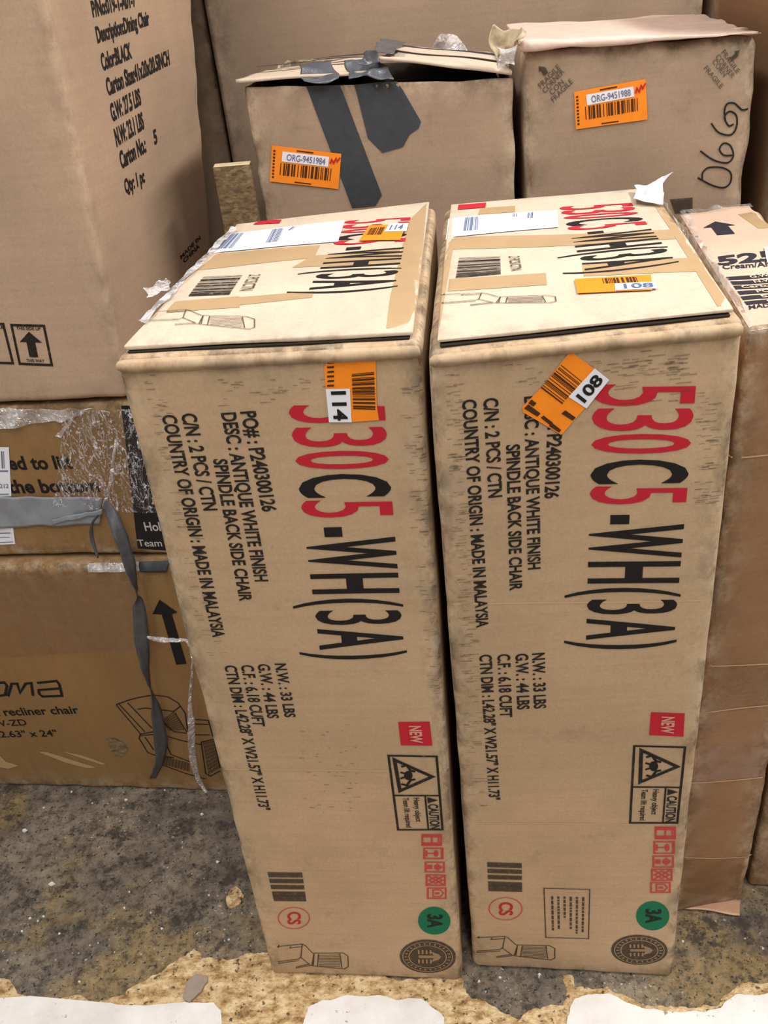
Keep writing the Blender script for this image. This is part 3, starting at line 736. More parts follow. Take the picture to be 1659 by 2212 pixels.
big, bigb, _ = carton('dining_chair_carton', bigc, 'very large plain carton on top of the left stack, printed on its right side', 'box', 'kraft_big', r=.012, amp=.004, seed=13, freq=3, crumple=.004, step=.022)
d = Decal(bigb, 'front')
f = d.quad([(23, 700), (96, 702), (114, 790), (42, 787)]); f.box(.02, .02, .98, .98, .004)
f.fill([(.5, .17), (.82, .43), (.62, .43), (.62, .80), (.36, .80), (.36, .43), (.16, .43)])
f.text('THIS SIDE UP', .14, .06, .86, .13, .02); f.text('THIS WAY', .24, .85, .78, .92, .02)
f = d.quad([(-60, 698), (8, 698), (30, 786), (-38, 784)]); f.box(.02, .02, .98, .98, .004)
f.fill([(.5, .3), (.7, .6), (.3, .6)]); f.text('FRAGILE', .2, .06, .98, .13, .02)
d.build('arrow_marks', M['ink_worn'], big, label='pair of framed black handling marks, one an upward arrow')
d = Decal(bigb, 'right')
for t, p0, p1, h in (('P/No:019-1-A01-7', (202, 36), (296, 12), 33), ('Description:Dining Chair', (212, 92), (326, 52), 33), ('Color:BLACK', (223, 152), (288, 124), 34), ('Carton Size:41x20x20.5INCH', (234, 206), (370, 138), 34),
                     ('G.W: 27.5 LBS', (243, 262), (308, 224), 34), ('N.W: 23.1 LBS', (252, 316), (314, 276), 34), ('Carton No.:', (262, 364), (318, 326), 32), ('Qty: 1 pc', (271, 418), (314, 392), 27)):
    d.text(t, p0, p1, h, .04)
d.build('printed_wording', M['ink_worn'], big, label='rows of blurred grey printed wording')
Decal(bigb, 'right').text('5', (336, 312), (343, 307), 26, .04).build('printed_wording', M['ink_worn'], big)
d = Decal(bigb, 'right'); f = d.quad([(385, 555), (432, 505), (440, 525), (392, 575)])
f.text('MADE IN', .05, .05, .95, .4, .03); f.text('CHINA', .1, .55, .8, .95, .03); d.build('printed_wording', M['ink_worn'], big)
# wrapped carton
d = Decal(upb, 'front'); d.pxpoly([(262, 876), (420, 876), (430, 1212), (300, 1200)]); o = d.build('black_band', M['black_card'], upr, .0006, 'black printed band at the right end')
d = Decal(upb, 'front'); d.text('Hold flat', (315, 1145), (400, 1145), 18, .02); d.text('Team lift', (300, 1178), (384, 1178), 14, .01); d.build('band_wording', plainmat('pale_band_print', (186, 180, 174)), o, .0012)
d = Decal(upb, 'front'); d.text('You need to lift', (-96, 1016), (160, 1012), 27, .03); d.text('from the bottom', (-72, 1066), (217, 1062), 27, .03); d.build('printed_wording', M['ink'], upr, label='bold black lifting instruction')
o = place(Decal(upb, 'front'), [(-60, 966), (19, 966), (25, 1072), (-55, 1073)]).build('address_label', M['white'], upr, .0012, 'white address label at the left edge')
d = Decal(upb, 'front'); f = d.quad([(-60, 966), (19, 966), (25, 1072), (-55, 1073)]); f.bars(.3, .08, .86, .42, 9, 2); f.rect(.6, .46, .95, .49); f.text('212', .70, .74, .94, .82); f.rect(.3, .94, .93, .96); d.build('label_print', M['grey_ink'], o, .0016)
o = place(Decal(upb, 'front'), [(-60, 1139), (29, 1138), (34, 1174), (-56, 1178)]).build('address_label', M['white'], upr, .0012, 'lower white label at the left edge')
d = Decal(upb, 'front'); f = d.quad([(-60, 1139), (29, 1138), (34, 1174), (-56, 1178)]); f.rect(.3, .30, .92, .36); d.build('label_print', M['grey_ink'], o, .0016)
for a_, b_, c_ in ((.2, .55, .9), (.5, .84, .96)):
    d = Decal(upb, 'front'); f.on(d).rect(a_, b_, c_, b_+.04); d.build('label_print', M['grey_ink'], o, .0016)
def onfront(blk, q, off):
    A = [blk.uv('front', *p) for p in q]
    return lambda u, v: blk.on('front', *bil(A, u, v), off)
tape = crumpled('duct_tape', 'duct_grey', upr, onfront(upb, [(-70, 1070), (222, 1070), (218, 1128), (-70, 1142)], .004), 40, 12, .0032, 28, 4, .0006, True, 'wrinkled silver grey duct tape')
crumpled('tape_fold', 'duct_grey', tape, onfront(upb, [(115, 1118), (222, 1094), (226, 1106), (118, 1128)], .008), 22, 4, .003, 60, 5, .0006)
crumpled('stretch_film', 'film', upr, onfront(upb, [(142, 884), (345, 880), (350, 1108), (118, 1090)], .005), 70, 70, .0048, 42, 7, label='crinkled clear stretch film')
crumpled('stretch_film', 'film_white', upr, onfront(upb, [(-70, 884), (205, 880), (150, 905), (-70, 935)], .006), 60, 12, .006, 40, 8)
crumpled('film_wisp', 'film_white', upr, onfront(upb, [(158, 896), (172, 884), (136, 940), (124, 938)], .008), 6, 16, .003, 50, 9)
q = lambda x, y, o=-.03: at_plane(x, y, P0+N1*o, N1)
ribbon('film_wisp', 'film_strand', upr, [(q(250, 950, .008), .003, 0), (q(244, 1000, .004), .005, .5), (q(236, 1050, .006), .006, .2), (q(222, 1100, .01), .005, .8)])
hang = empty('hanging_tape', (q(330, 1682, -.02).x, q(330, 1682, -.02).y, 0), 'torn twisted grey tape strip dangling in front of the recliner carton', 'tape')
ribbon('hanging_strip', 'duct_strip', hang, [(q(224, 1090, .008), .016, .4), (q(240, 1110, -.012), .020, .2), (q(262, 1160, -.03), .022, .5), (q(280, 1220, -.035), .020, .2), (q(293, 1268, -.03), .012, 1.2), (q(296, 1285, -.03), .006, 1.5),
    (q(300, 1310, -.03), .021, .1), (q(306, 1380, -.03), .026, .0), (q(314, 1440, -.03), .018, .6), (q(326, 1490, -.028), .007, 1.4), (q(338, 1540, -.026), .020, .3), (q(347, 1600, -.02), .026, .1), (q(346, 1640, -.02), .019, .4), (q(330, 1682, -.02), .013, .2)], None)
ribbon('tape_loop', 'duct_strip', hang, [(q(212, 1112, .006), .004, .2), (q(198, 1135, .0), .006, .5), (q(200, 1170, .0), .007, .2), (q(212, 1205, -.01), .004, 1)])
# recliner carton
def lowtext(d, s_, p0, p1, h, b=.02): d.text(s_, p0, p1, h, b)
d = Decal(lowb, 'front')
for pts in ([(-14, 1504), (-6, 1474), (10, 1473), (16, 1480), (12, 1500), (-10, 1503)], [(18, 1503), (26, 1476), (38, 1476), (44, 1495), (56, 1476), (68, 1475), (72, 1502)], [(80, 1475), (122, 1471), (128, 1478), (134, 1503), (92, 1504), (85, 1498), (84, 1490), (130, 1487)]):
    d.pxstroke(pts, .0055)
d.build('printed_logo', M['ink'], low, label='broad rounded black logo lettering')
d = Decal(lowb, 'front')
lowtext(d, 'ma recliner chair', (-32, 1546), (172, 1541), 16); lowtext(d, 'CW-ZD', (-28, 1570), (60, 1566), 13, .01); lowtext(d, '23" x 22.63" x 24"', (-76, 1594), (126, 1590), 13, .015)
d.build('printed_wording', M['ink'], low, label='three rows of small black wording')
d = Decal(lowb, 'front'); d.pxpoly([(345, 1294), (384, 1321), (372, 1325), (404, 1431), (382, 1433), (350, 1326), (330, 1325)]); d.build('arrow_mark', M['ink'], low, .0012, 'large solid black arrow')
d = Decal(lowb, 'front'); zz = lambda x, y: (x*.3134, 1180+y*.3134)
for pts in ([(800, 1090), (880, 1060), (950, 1040), (1060, 1018), (1160, 1030), (1230, 1070), (1280, 1140)], [(800, 1090), (970, 1290), (1080, 1270)], [(820, 1085), (1000, 1275)], [(880, 1075), (1050, 1250)], [(950, 1120), (1000, 1110), (1050, 1115), (1200, 1130), (1250, 1090)],
            [(970, 1290), (960, 1320), (1020, 1420), (1080, 1440), (1200, 1450)], [(970, 1300), (1100, 1290), (1250, 1330), (1400, 1360)], [(1000, 1310), (1060, 1400)], [(1130, 1320), (1180, 1430), (1320, 1480)], [(1280, 1140), (1300, 1290), (1450, 1290)], [(1350, 1185), (1440, 1190), (1470, 1300)], [(1350, 1215), (1440, 1218)],
            [(1390, 1340), (1420, 1560), (1450, 1580), (1520, 1540)], [(1390, 1340), (1480, 1320), (1520, 1520)], [(1100, 1180), (1200, 1270), (1290, 1280)], [(1080, 1490), (1280, 1560), (1420, 1600)], [(1210, 1140), (1290, 1270)]):
    d.pxstroke([zz(*p) for p in pts], .0022)
d.build('recliner_drawing', M['ink'], low, .001, 'thin black line drawing of a recliner chair')
d = Decal(lowb, 'front')
for qd in ([(1110, 1200), (1200, 1130), (1280, 1260), (1170, 1265)], [(1400, 1340), (1480, 1330), (1520, 1520), (1440, 1570)], [(1130, 1440), (1310, 1490), (1310, 1550), (1120, 1500)]):
    f = d.quad([zz(*p) for p in qd])
    for i in range(9): f.line([(0, i/9+.05), (1, i/9+.02)], .0013); f.line([(i/9+.05, 0), (i/9+.02, 1)], .0013)
d.build('drawing_shading', M['ink_line'], low, .0009)
d = Decal(lowb, 'front'); d.pxpoly(zz_ := [zz(*p) for p in ((735, 1325), (790, 1318), (860, 1360), (885, 1400), (830, 1455), (790, 1440), (755, 1390))]); d.build('puncture', M['osb'], low, .0010, 'ragged punctured hole')
for pts in ([(260, 1415), (330, 1420), (520, 1480), (665, 1525), (600, 1530), (450, 1490)], [(430, 1415), (560, 1440), (730, 1500), (700, 1505), (560, 1460)], [(0, 1440), (40, 1480), (130, 1510), (60, 1530), (0, 1520)]):
    place(Decal(lowb, 'front'), [zz(*p) for p in pts]).build('scuff', plainmat('pale_scuff', (176, 148, 106)), low, .0008)
place(Decal(lowb, 'front'), [(-60, 1212), (268, 1208), (300, 1230), (296, 1316), (130, 1318), (-60, 1322)]).build('packing_tape', M['tape_clear'], low, .0010, 'clear packing tape across the upper front', .03)
place(Decal(lowb, 'front'), [(-60, 1322), (300, 1314), (300, 1404), (-60, 1424)]).build('packing_tape', M['tape_clear'], low, .0010, None, .03)
crumpled('film_scrap', 'film_white', low, onfront(lowb, [(188, 1212), (300, 1210), (310, 1230), (190, 1234)], .004), 20, 6, .003, 50, 21)
crumpled('black_film_scrap', 'duct_dark', low, onfront(lowb, [(300, 1212), (366, 1208), (362, 1232), (304, 1230)], .005), 12, 6, .003, 40, 22, .0006)
strand = empty('plastic_strand', (q(412, 1710, -.05).x, q(412, 1710, -.05).y, 0), 'thin twisted strand of clear plastic hanging beside the left tall carton', 'plastic strip')
ribbon('hanging_strand', 'film_strand', strand, [(q(416, 1425, -.03), .003, 0), (q(414, 1460, -.03), .005, .6), (q(410, 1520, -.03), .007, .2), (q(413, 1560, -.03), .013, .1), (q(414, 1600, -.03), .014, .3), (q(418, 1650, -.03), .012, .2), (q(432, 1690, -.03), .008, .6), (q(446, 1712, -.035), .006, .2)])
ribbon('cross_strand', 'film_strand', strand, [(q(318, 1376, -.028), .005, .2), (q(350, 1382, -.03), .010, .3), (q(380, 1384, -.03), .006, .9), (q(406, 1386, -.03), .005, .2), (q(416, 1425, -.03), .003, 0)])

# ------------------------------------------------------------------ cartons behind
BA = -.12
EB = Vector((math.cos(BA), math.sin(BA), 0)); NB = Vector((-math.sin(BA), math.cos(BA), 0)); PB = Vector((.27, 1.44, 0))
bp = lambda x, y, dv=0: at_plane(x, y, PB+NB*dv, NB)
def back_box(tl, tr, bl, br, depth, extra=()):
    t0, t1 = bp(*tl), bp(*tr); b0, b1 = bp(*bl), bp(*br)
    f0, f1 = (t0+b0)/2, (t1+b1)/2; f0.z = f1.z = 0
    f0 -= NB*((f0-PB).dot(NB)); f1 -= NB*((f1-PB).dot(NB))
    D = NB*depth
    return [f0, f1, f1+D, f0+D, t0, t1, t1+D, t0+D]
mc = back_box((527, 186), (1109, 166), (556, 465), (1115, 440), .44)
mid, midb, mo = carton('taped_carton', mc, 'carton with raised lid flaps and two charcoal duct tape strips behind the left tall carton', 'box', 'kraft_back', r=.006, amp=.004, seed=21, crumple=.005, step=.018, skip=('top',))
md = mo.modifiers.new('thickness', 'SOLIDIFY'); md.thickness = .005; md.offset = -1
Z2 = lambda x, y: (440+x*.422, 60+y*.422)
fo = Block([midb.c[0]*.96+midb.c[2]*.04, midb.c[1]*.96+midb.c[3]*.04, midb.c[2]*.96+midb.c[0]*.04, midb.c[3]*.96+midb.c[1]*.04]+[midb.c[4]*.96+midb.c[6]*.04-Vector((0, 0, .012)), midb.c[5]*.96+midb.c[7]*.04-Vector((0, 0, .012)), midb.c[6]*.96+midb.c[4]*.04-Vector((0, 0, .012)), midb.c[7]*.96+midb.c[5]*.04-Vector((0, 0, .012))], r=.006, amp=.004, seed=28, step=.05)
fo.build('shade_block', M['opening_shade'], mid, label='dark painted shade block added under the raised flap')  # block added to darken the opening, no real contents
def flap(name, parent, pts, mat, amp, thick, seed, label=None):
    A = [Vector(p) for p in pts]
    return crumpled(name, mat, parent, lambda u, v: bil(A, u, v), 26, 14, amp, 12, seed, thick, True, label)
hz = Vector((0, 0, 1))
# left flap: from the left end up to the middle, right flap lifted over a dark opening
fl = flap('lid_flap', mid, [bp(*Z2(375, 206), .36), bp(*Z2(872, 132), .40), bp(*Z2(905, 222), .004), bp(*Z2(165, 262), -.012)], 'kraft_top', .003, .005, 3, 'left lid flap, sloping')
frp = flap('lid_flap', mid, [bp(*Z2(1040, 94), .40), bp(*Z2(1500, 128), .40), bp(*Z2(1580, 226), -.006), bp(*Z2(893, 148), -.004)], 'kraft_top', .0035, .005, 4, 'right lid flap, lifted over a dark opening')
def band(name, parent, pts3, mat, amp, seed, thick=.0008):
    A = [Vector(p) for p in pts3]
    return crumpled(name, mat, parent, lambda u, v: bil(A, u, v)+hz*.003, 20, 5, amp, 40, seed, thick)
def lerp2(A, u, v): return bil([Vector(p) for p in A], u, v)
FLq = [bp(*Z2(375, 206), .36), bp(*Z2(872, 132), .40), bp(*Z2(905, 222), .004), bp(*Z2(165, 262), -.012)]
FRq = [bp(*Z2(1040, 94), .40), bp(*Z2(1500, 128), .40), bp(*Z2(1580, 226), -.006), bp(*Z2(893, 148), -.004)]
up5 = hz*.0095
for (Q, a0, b0, a1, b1, pa) in ((FLq, .0, .30, 1, .36, fl), (FLq, .0, .50, 1, .56, fl), (FRq, .0, .46, 1, .58, frp)):
    crumpled('printed_stripe', 'ink_navy', pa, lambda u, v: lerp2(Q, a0+(a1-a0)*u, b0+(b1-b0)*v)+up5, 26, 2, .003, 12, 3 if pa is fl else 4)
# tape over the front edge
for pts in ([(525, 300), (695, 287), (912, 855), (880, 910), (760, 922)], [(770, 287), (990, 268), (1112, 480), (1100, 515), (1055, 545), (1020, 610), (915, 640), (840, 565)]):
    place(Decal(midb, 'front'), [Z2(*p) for p in pts]).build('duct_tape', M['duct_dark'], mid, .0012, 'flat charcoal duct tape on the front')
TQ = lambda pts, dv: [bp(*Z2(*p), d_) for p, d_ in zip(pts, dv)]
crumpled('tape_bunch', 'duct_shiny', mid, lambda u, v: lerp2(TQ([(490, 240), (660, 222), (702, 316), (524, 326)], (.03, .03, -.008, -.008)), u, v)+hz*.013-NB*.008, 18, 12, .007, 40, 11, .001, True, 'bunched shiny duct tape over the front edge')
crumpled('tape_bunch', 'duct_shiny', mid, lambda u, v: lerp2(TQ([(730, 215), (900, 200), (998, 304), (766, 314)], (.03, .03, -.010, -.008)), u, v)+hz*.013-NB*.008, 20, 12, .009, 40, 12, .001)
crumpled('tape_bunch', 'duct_shiny', mid, lambda u, v: lerp2(TQ([(915, 96), (1040, 108), (975, 172), (865, 168)], (.22, .22, .0, .0)), u, v)+hz*.012, 14, 10, .006, 40, 13, .001)
crumpled('tape_bunch', 'duct_shiny', mid, lambda u, v: lerp2(TQ([(830, 160), (905, 145), (905, 240), (800, 240)], (.02, .0, -.006, -.004)), u, v)+hz*.012-NB*.008, 14, 12, .008, 40, 14, .001)
def org_sticker(blk, parent, Zf, outer, white, bars_, num, tiny, label):
    o = place(Decal(blk, 'front'), [Zf(*p) for p in outer]).build('price_sticker', M['orange'], parent, .0022, label)
    w = place(Decal(blk, 'front'), [Zf(*p) for p in white]).build('number_tag', M['white'], o, .0028)
    d = Decal(blk, 'front'); d.quad([Zf(*p) for p in white]).text(num, .10, .20, .93, .82, .012); d.build('tag_number', M['grey_ink'], o, .0034)
    d = Decal(blk, 'front'); d.quad([Zf(*p) for p in bars_]).bars(0, 0, 1, 1, 19, 6)
    f = d.quad([Zf(*p) for p in outer])
    for i in range(9): f.rect(.025, .12+.09*i, .055, .12+.09*i+.05)
    f.rect(.36, .05, .60, .085); f.rect(.36, .925, .60, .955)
    d.build('sticker_barcode', M['brown_ink'], o, .0028)
    d = Decal(blk, 'front'); f = d.quad([Zf(*p) for p in outer]); f.line([(.85, .30), (.87, .18), (.90, .28), (.93, .14), (.95, .22), (.99, .10)], .0022); d.build('red_scribble', M['ink_red'], o, .0036)
org_sticker(midb, mid, Z2, [(350, 600), (705, 645), (690, 825), (340, 785)], [(405, 632), (643, 660), (637, 711), (400, 683)], [(395, 690), (655, 720), (648, 782), (390, 752)], 'ORG-9451984', 0, 'orange barcode sticker with white strip')
# back right carton
rc = back_box((1123, 108), (1641, 80), (1122, 425), (1607, 451), .44)
rc[0].x += .004; rc[4].x += .004; rc[3].x += .004; rc[7].x += .004
brt, brb, _ = carton('fragile_carton', rc, 'carton with handwritten digits and orange sticker behind the right tall carton', 'box', 'kraft_back', r=.016, amp=.006, seed=22, crumple=.008, step=.018)
Z3 = lambda x, y: (1060+x*.361, y*.361)
org_sticker(brb, brt, Z3, [(497, 548), (925, 470), (935, 712), (508, 772)], [(568, 565), (850, 515), (856, 575), (575, 628)], [(562, 636), (875, 584), (877, 660), (567, 714)], 'ORG-9451988', 0, 'orange barcode sticker with white strip')
d = Decal(brb, 'front')
d.pxpoly([Z3(*p) for p in [(285, 395), (325, 400), (345, 432), (318, 455), (300, 425), (288, 430)]])
for i, (t, a, b) in enumerate((('FRAGILE', (300, 530), (418, 405)), ('CORNER', (325, 560), (442, 430)), ('CON', (365, 570), (440, 495)), ('FRAGILE', (375, 612), (494, 490)))):
    d.text(t, Z3(*a), Z3(*b), 11, .01)
d.build('fragile_mark', M['ink_grey'], brt, .0018, 'slanted grey fragile stamp with arrow at the upper left'); d = Decal(brb, 'front')
d.pxpoly([Z3(*p) for p in [(1488, 300), (1480, 335), (1440, 365), (1428, 345), (1462, 320), (1455, 305)]])
for i, (t, a, b) in enumerate((('FRAGILE', (1375, 315), (1470, 440)), ('CORNER', (1340, 340), (1440, 470)), ('CORN', (1320, 370), (1390, 460)), ('FRAGILE', (1270, 410), (1370, 530)))):
    d.text(t, Z3(*a), Z3(*b), 11, .01)
d.build('fragile_mark', M['ink_grey'], brt, .0018, 'slanted grey fragile stamp with arrow at the upper right')
d = Decal(brb, 'front')
def curve(pts, n=6):
    out = []
    for i in range(len(pts)-1):
        p0, p1, p2, p3 = (Vector(pts[min(max(k, 0), len(pts)-1)]) for k in (i-1, i, i+1, i+2))
        for k in range(n):
            t = k/n; out.append(.5*(2*p1+(p2-p0)*t+(2*p0-5*p1+4*p2-p3)*t*t+(3*p1-p0-3*p2+p3)*t**3))
    return [tuple(p) for p in out]+[pts[-1]]
for pts in ([(1235, 1060), (1320, 1105), (1390, 1120), (1430, 1090), (1430, 1030), (1380, 1000), (1300, 1000), (1265, 1030), (1262, 1070)],
            [(1250, 900), (1330, 955), (1410, 970), (1445, 930), (1430, 870), (1390, 855), (1365, 890), (1390, 925), (1440, 925)],
            [(1315, 735), (1360, 790), (1430, 805), (1465, 760), (1465, 690), (1425, 665), (1395, 700), (1420, 750), (1450, 740)],
            [(1400, 720), (1395, 660), (1410, 620), (1450, 615), (1480, 640), (1500, 655), (1535, 650)]):
    d.pxstroke([Z3(*p) for p in curve(pts)], .0026)
d.build('handwritten_digits', M['marker'], brt, .0018, 'large handwritten black marker digits')
d = Decal(brb, 'front'); d.pxpoly([Z3(*p) for p in [(1070, 1190), (1205, 1178), (1205, 1265), (1100, 1275)]]); d.build('dark_patch', M['ink_grey'], brt, .0014)
tl4 = [p.copy() for p in rc[4:]]; tl4[0] -= NB*.015; tl4[1] -= NB*.015
for p in tl4: p.z += .003
mid_up = hz*.0
lidb = Block(tl4+[p+hz*.006 for p in tl4], r=.0025, amp=.006, seed=27, freq=4, crumple=.004, step=.016)
lidb.build('lid', M['lid_pink'], brt, label='glossy taped lid with a rough front edge')
crumpled('torn_corner', 'torn', brt, lambda u, v: bp(*Z3(20+u*190-v*10, 165+v*230*(1-u*.75)+u*20), -.02+.02*math.sin(u*5)), 16, 16, .012, 45, 24, .001, True, 'torn frayed paper at the upper left corner')
crumpled('film_scrap', 'film_white', brt, lambda u, v: bp(*Z3(60+u*90, 260+v*140), -.035), 12, 12, .010, 50, 25)
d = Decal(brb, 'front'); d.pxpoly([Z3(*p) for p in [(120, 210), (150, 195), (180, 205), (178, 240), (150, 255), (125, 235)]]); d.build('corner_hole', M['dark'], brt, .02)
# clear plastic wad behind the taped carton
def wadf(u, v):
    t = u*math.pi
    return bp(922+u*84, 116-52*math.sin(t)*(1-v)+v*24+u*6, .41+.02*math.sin(u*7)*(v+.2))
crumpled('plastic_wad', 'film_white', mid, wadf, 18, 12, .012, 40, 31, .0006, True, 'crumpled clear plastic poking out behind the lid')
# strand board offcut
od = [at_y(459, 362, 1.47), at_y(541, 356, 1.47)]
oc = [(od[0].x, 1.47, 0), (od[1].x, 1.462, 0), (od[1].x, 1.492, 0), (od[0].x, 1.50, 0)]
oc = oc+[(x, y, od[0].z) for x, y, z in oc]
osbr, osbb, _ = carton('strand_board', oc, 'narrow upright strand board offcut between the big carton and the taped carton', 'board', 'osb', body='board', r=.0015, amp=.0, seed=1, step=.03)
place(Decal(osbb, 'top'), [osbb and proj(osbb.on('top', u, v)) for u, v in ((.001, .001), (osbb.w-.001, .001), (osbb.w-.001, osbb.d-.001), (.001, osbb.d-.001))]).build('sawn_edge', M['wood_edge'], osbr, .0006, 'pale sawn top edge')
# large cartons at the very back
def upright(x0, x1, y, depth, z, yaw, x1b=None):
    e = Vector((math.cos(yaw), math.sin(yaw), 0)); n = Vector((-math.sin(yaw), math.cos(yaw), 0)); a = Vector((x0, y, 0)); L = x1-x0
    return [a+e*u+n*v+Vector((0, 0, zz_)) for zz_ in (0, z) for u, v in ((0, 0), (L, 0), (L, depth), (0, depth))]
xa = at_y(440, 0, 2.06).x; xb = at_y(1522, 0, 2.06).x
bk, bkb, _ = carton('furniture_carton', upright(xa, xb, 2.06, .5, 1.9, 0), 'huge plain brown carton forming the background across the middle', 'box', 'kraft_back', r=.010, amp=.005, seed=31, freq=2, step=.05)
bk2, _, _ = carton('furniture_carton', upright(xb+.03, xb+.9, 2.04, .5, 1.9, 0), 'pinkish brown carton in the upper right corner behind the fragile carton', 'box', 'kraft_pink', r=.010, amp=.004, seed=32, freq=2, step=.05)
bk3, _, _ = carton('furniture_carton', upright(xa-.45, xa-.012, 2.14, .4, 1.85, 0), 'shaded carton glimpsed as a narrow strip right of the big left carton', 'box', 'kraft_back', r=.010, amp=.004, seed=33, freq=2, step=.05)
xr = bp(1646, 60).x+.008
rt, rtb, _ = carton('furniture_carton', upright(rc[1].x+.035, rc[1].x+.5, rc[1].y-.02, .45, 1.5, -.12), 'tall carton cut by the right picture edge, right of the fragile carton', 'box', 'kraft_right', r=.008, amp=.003, seed=34, step=.04)

# ------------------------------------------------------------------ cartons on the right
RA = -.17
ER = Vector((math.cos(RA), math.sin(RA), 0)); NR = Vector((-math.sin(RA), math.cos(RA), 0))
fr1 = Vector((.524, .881, 0)); Ttop = 1.018
tf0 = at_z(1614, 712, Ttop); fr0 = Vector((tf0.x+.002, tf0.y+.006, 0))
print('film carton', tf0, fr0, fr1); tf1 = fr1+Vector((.004, 0, Ttop))
tb0 = at_z(1464, 462, Ttop); tb1 = fr1+NR*.48+Vector((0, 0, Ttop))
rcn = [fr0, fr1, fr1+NR*.48, fr0+NR*.48, tf0, tf1, tb1, tb0]
pr, prb, _ = carton('film_wrapped_carton', rcn, 'narrow film wrapped carton right of the tall cartons, big 52 printed on its top', 'box', 'kraft_right', r=.008, amp=.003, seed=41, crumple=.004, step=.015)
place(Decal(prb, 'top'), [proj(prb.on('top', u, v)) for u, v in ((.003, .003), (prb.w-.003, .003), (prb.w-.003, prb.d-.003), (.003, prb.d-.003))]).build('pale_lid', M['kraft_pink'], pr, .0006, 'paler cardboard lid', .02)
Z5 = lambda x, y: (1440+x*.1537, 420+y*.1537)
d = Decal(prb, 'top'); d.pxpoly([Z5(*p) for p in [(680, 402), (968, 455), (860, 465), (958, 572), (710, 590), (625, 485), (510, 490)]]); d.build('arrow_mark', M['ink_navy'], pr, .0012, 'solid dark arrow')
d = Decal(prb, 'top'); d.quad([Z5(*p) for p in [(690, 885), (1560, 800), (1610, 925), (725, 1000)]]).text('525', 0, 0, 1, 1, .045)
d.text('Cream/Almond', Z5(785, 1070), Z5(1800, 985), 10, .02)
for i, (t, x0, y0) in enumerate((('G.W', 830, 1172), ('N.W', 885, 1240), ('Carton', 930, 1305), ('PO', 990, 1375), ('Size', 1035, 1445), ('C/N', 1085, 1512))):
    f = d.quad([Z5(x0, y0), Z5(x0+1000, y0-90), Z5(x0+1040, y0-45), Z5(x0+40, y0+48)]); f.rect(0, 0, 1, 1)
d.text('MADE IN', Z5(1160, 1620), Z5(1700, 1565), 8, .02)
o = d.build('printed_wording', M['ink_navy'], pr, .0012, 'dark printed digits and striped table')
d = Decal(prb, 'top')
for i, (t, x0, y0, a0) in enumerate((('G.W', 830, 1172, .32), ('N.W', 885, 1240, .32), ('Carton', 930, 1305, .10), ('PO', 990, 1375, .25), ('Size', 1035, 1445, .27), ('C/N', 1085, 1512, .3))):
    f = d.quad([Z5(x0, y0), Z5(x0+1000, y0-90), Z5(x0+1040, y0-45), Z5(x0+40, y0+48)]); f.text(t, a0, .14, a0+.07*len(t)+.06, .86, .02)
d.build('table_wording', M['kraft_pink'], o, .0018)
place(Decal(prb, 'top'), [Z5(*p) for p in [(1365, 770), (1700, 740), (1800, 960), (1410, 980)]]).build('address_label', M['white'], pr, .0024, 'white label cut by the picture edge')
place(Decal(prb, 'top'), [Z5(*p) for p in [(1000, 300), (1700, 210), (1800, 470), (1290, 500)]]).build('packing_tape', M['tape'], pr, .0009)
crumpled('stretch_film', 'film_soft', pr, lambda u, v: bil([prb.on('top', 0, prb.d), prb.on('top', prb.w, prb.d), prb.on('top', prb.w, prb.d-.02), prb.on('top', 0, prb.d-.02)], u, v)+hz*.007, 24, 8, .006, 50, 42, label='crinkled clear film over the far edge')
crumpled('stretch_film', 'film_soft', pr, lambda u, v: bil([prb.on('top', 0, prb.d), prb.on('top', .012, prb.d), prb.on('top', .008, 0), prb.on('top', 0, 0)], u, v)+hz*.007, 6, 50, .006, 50, 43)
def rpx(x, y): return (x, y)
for (y0, y1, y2, y3) in ((1000, 980, 1003, 985), (1440, 1433, 1446, 1440), (1545, 1520, 1556, 1530), (1690, 1676, 1694, 1680), (1850, 1846, 1856, 1853)):
    d = Decal(prb, 'front'); d.pxstroke([(1480, y0), (1540, (y0+y1)/2+4), (1680, y1)], .0022); d.build('tape_edge', plainmat('pale_tape_edge', (192, 152, 116)), pr, .0010)
for pts in ([(1500, 1445), (1690, 1438), (1690, 1525), (1500, 1545)], [(1470, 1850), (1650, 1852), (1620, 1942), (1470, 1925)], [(1480, 1690), (1690, 1678), (1690, 1600), (1480, 1610)]):
    place(Decal(prb, 'front'), pts).build('packing_tape', M['tape_clear'], pr, .0008, None, .03)
crumpled('bottom_flap', 'flap_tan', pr, lambda u, v: at_z(1472+u*128-v*4, 1927+u*18+v*34, .004)+hz*.002, 16, 6, .002, 40, 44, .002, True, 'glossy taped flap lying out on the floor')
fc, fcb, _ = carton('furniture_carton', upright(.545, .95, .905, .35, .80, -.17), 'brown carton on the floor cut off at the lower right picture edge', 'box', 'kraft_right', r=.008, amp=.003, seed=45, step=.03)
crumpled('film_scrap', 'film_white', fc, lambda u, v: fcb.on('front', .006+u*.10, .30+v*.05-u*.02, .006), 14, 8, .006, 60, 46)

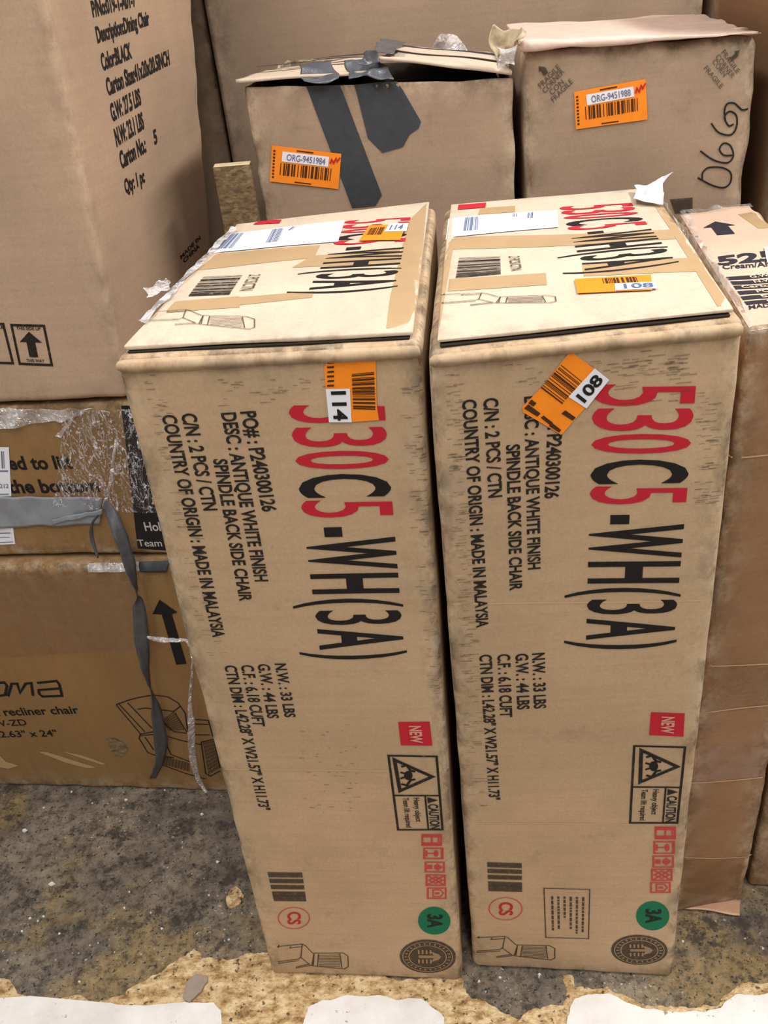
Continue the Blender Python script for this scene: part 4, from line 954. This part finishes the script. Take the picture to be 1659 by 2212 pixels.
# ------------------------------------------------------------------ bits on the floor
M['shard'] = plain('dusty_grey_shard', srgb(158, 142, 130), .8, .2, 60)
shard = floor_piece('tile_shard', [(396, 2158), (404, 2128), (424, 2108), (448, 2112), (450, 2124), (436, 2146), (410, 2170)], .0036, .0066, 'shard', 2, .08, 9)
del shard['kind']; shard['label'] = 'grey tile shard lying on the tan adhesive beside the white tile'; shard['category'] = 'shard'
blob = floor_piece('adhesive_lump', [(490, 1940), (500, 1922), (512, 1916), (528, 1936), (518, 1956), (500, 1964), (490, 1955)], 0, .004, 'adhesive', 3, .2, 10)
del blob['kind']; blob['label'] = 'small yellowish lump of adhesive on the dark floor left of the left tall carton'; blob['category'] = 'lump'
chip_px = [(53, 1794, 11), (112, 1910, 13), (155, 1711, 7), (272, 1728, 7), (436, 1759, 9), (469, 1862, 8), (269, 1962, 7), (350, 2006, 7), (95, 1745, 5), (326, 1972, 6), (48, 2012, 6), (172, 2121, 6), (129, 2017, 6), (356, 1707, 5), (200, 1735, 5), (280, 1927, 5), (452, 1934, 5), (495, 2030, 6),
           (65, 1984, 7), (95, 1980, 6), (82, 1990, 6), (1080, 2112, 6), (1165, 2105, 6), (1035, 2120, 7), (1475, 2034, 6)]
for i, (x, y, s_) in enumerate(chip_px):
    rn = random.Random(i+50); c = at_z(x, y, 0); r = s_*.00045; n = rn.randint(4, 6)
    pts = [c+Vector((r*rn.uniform(.6, 1.4)*math.cos(2*math.pi*k/n), r*rn.uniform(.5, 1)*math.sin(2*math.pi*k/n), 0)) for k in range(n)]
    hgt = .0012+r*.3
    V = pts+[p*.7+c*.3+hz*hgt for p in pts]; F = [tuple(range(n))[::-1], tuple(range(n, 2*n))]+[(k, (k+1) % n, n+(k+1) % n, n+k) for k in range(n)]
    o = link('floor_chip', mesh('floor_chip', V, F), plainmat('white_chip', (224, 222, 218)))
    o['label'] = 'tiny white chip of debris lying on the dark worn floor'; o['category'] = 'chip'; o['group'] = 'white chips scattered on the dark floor'
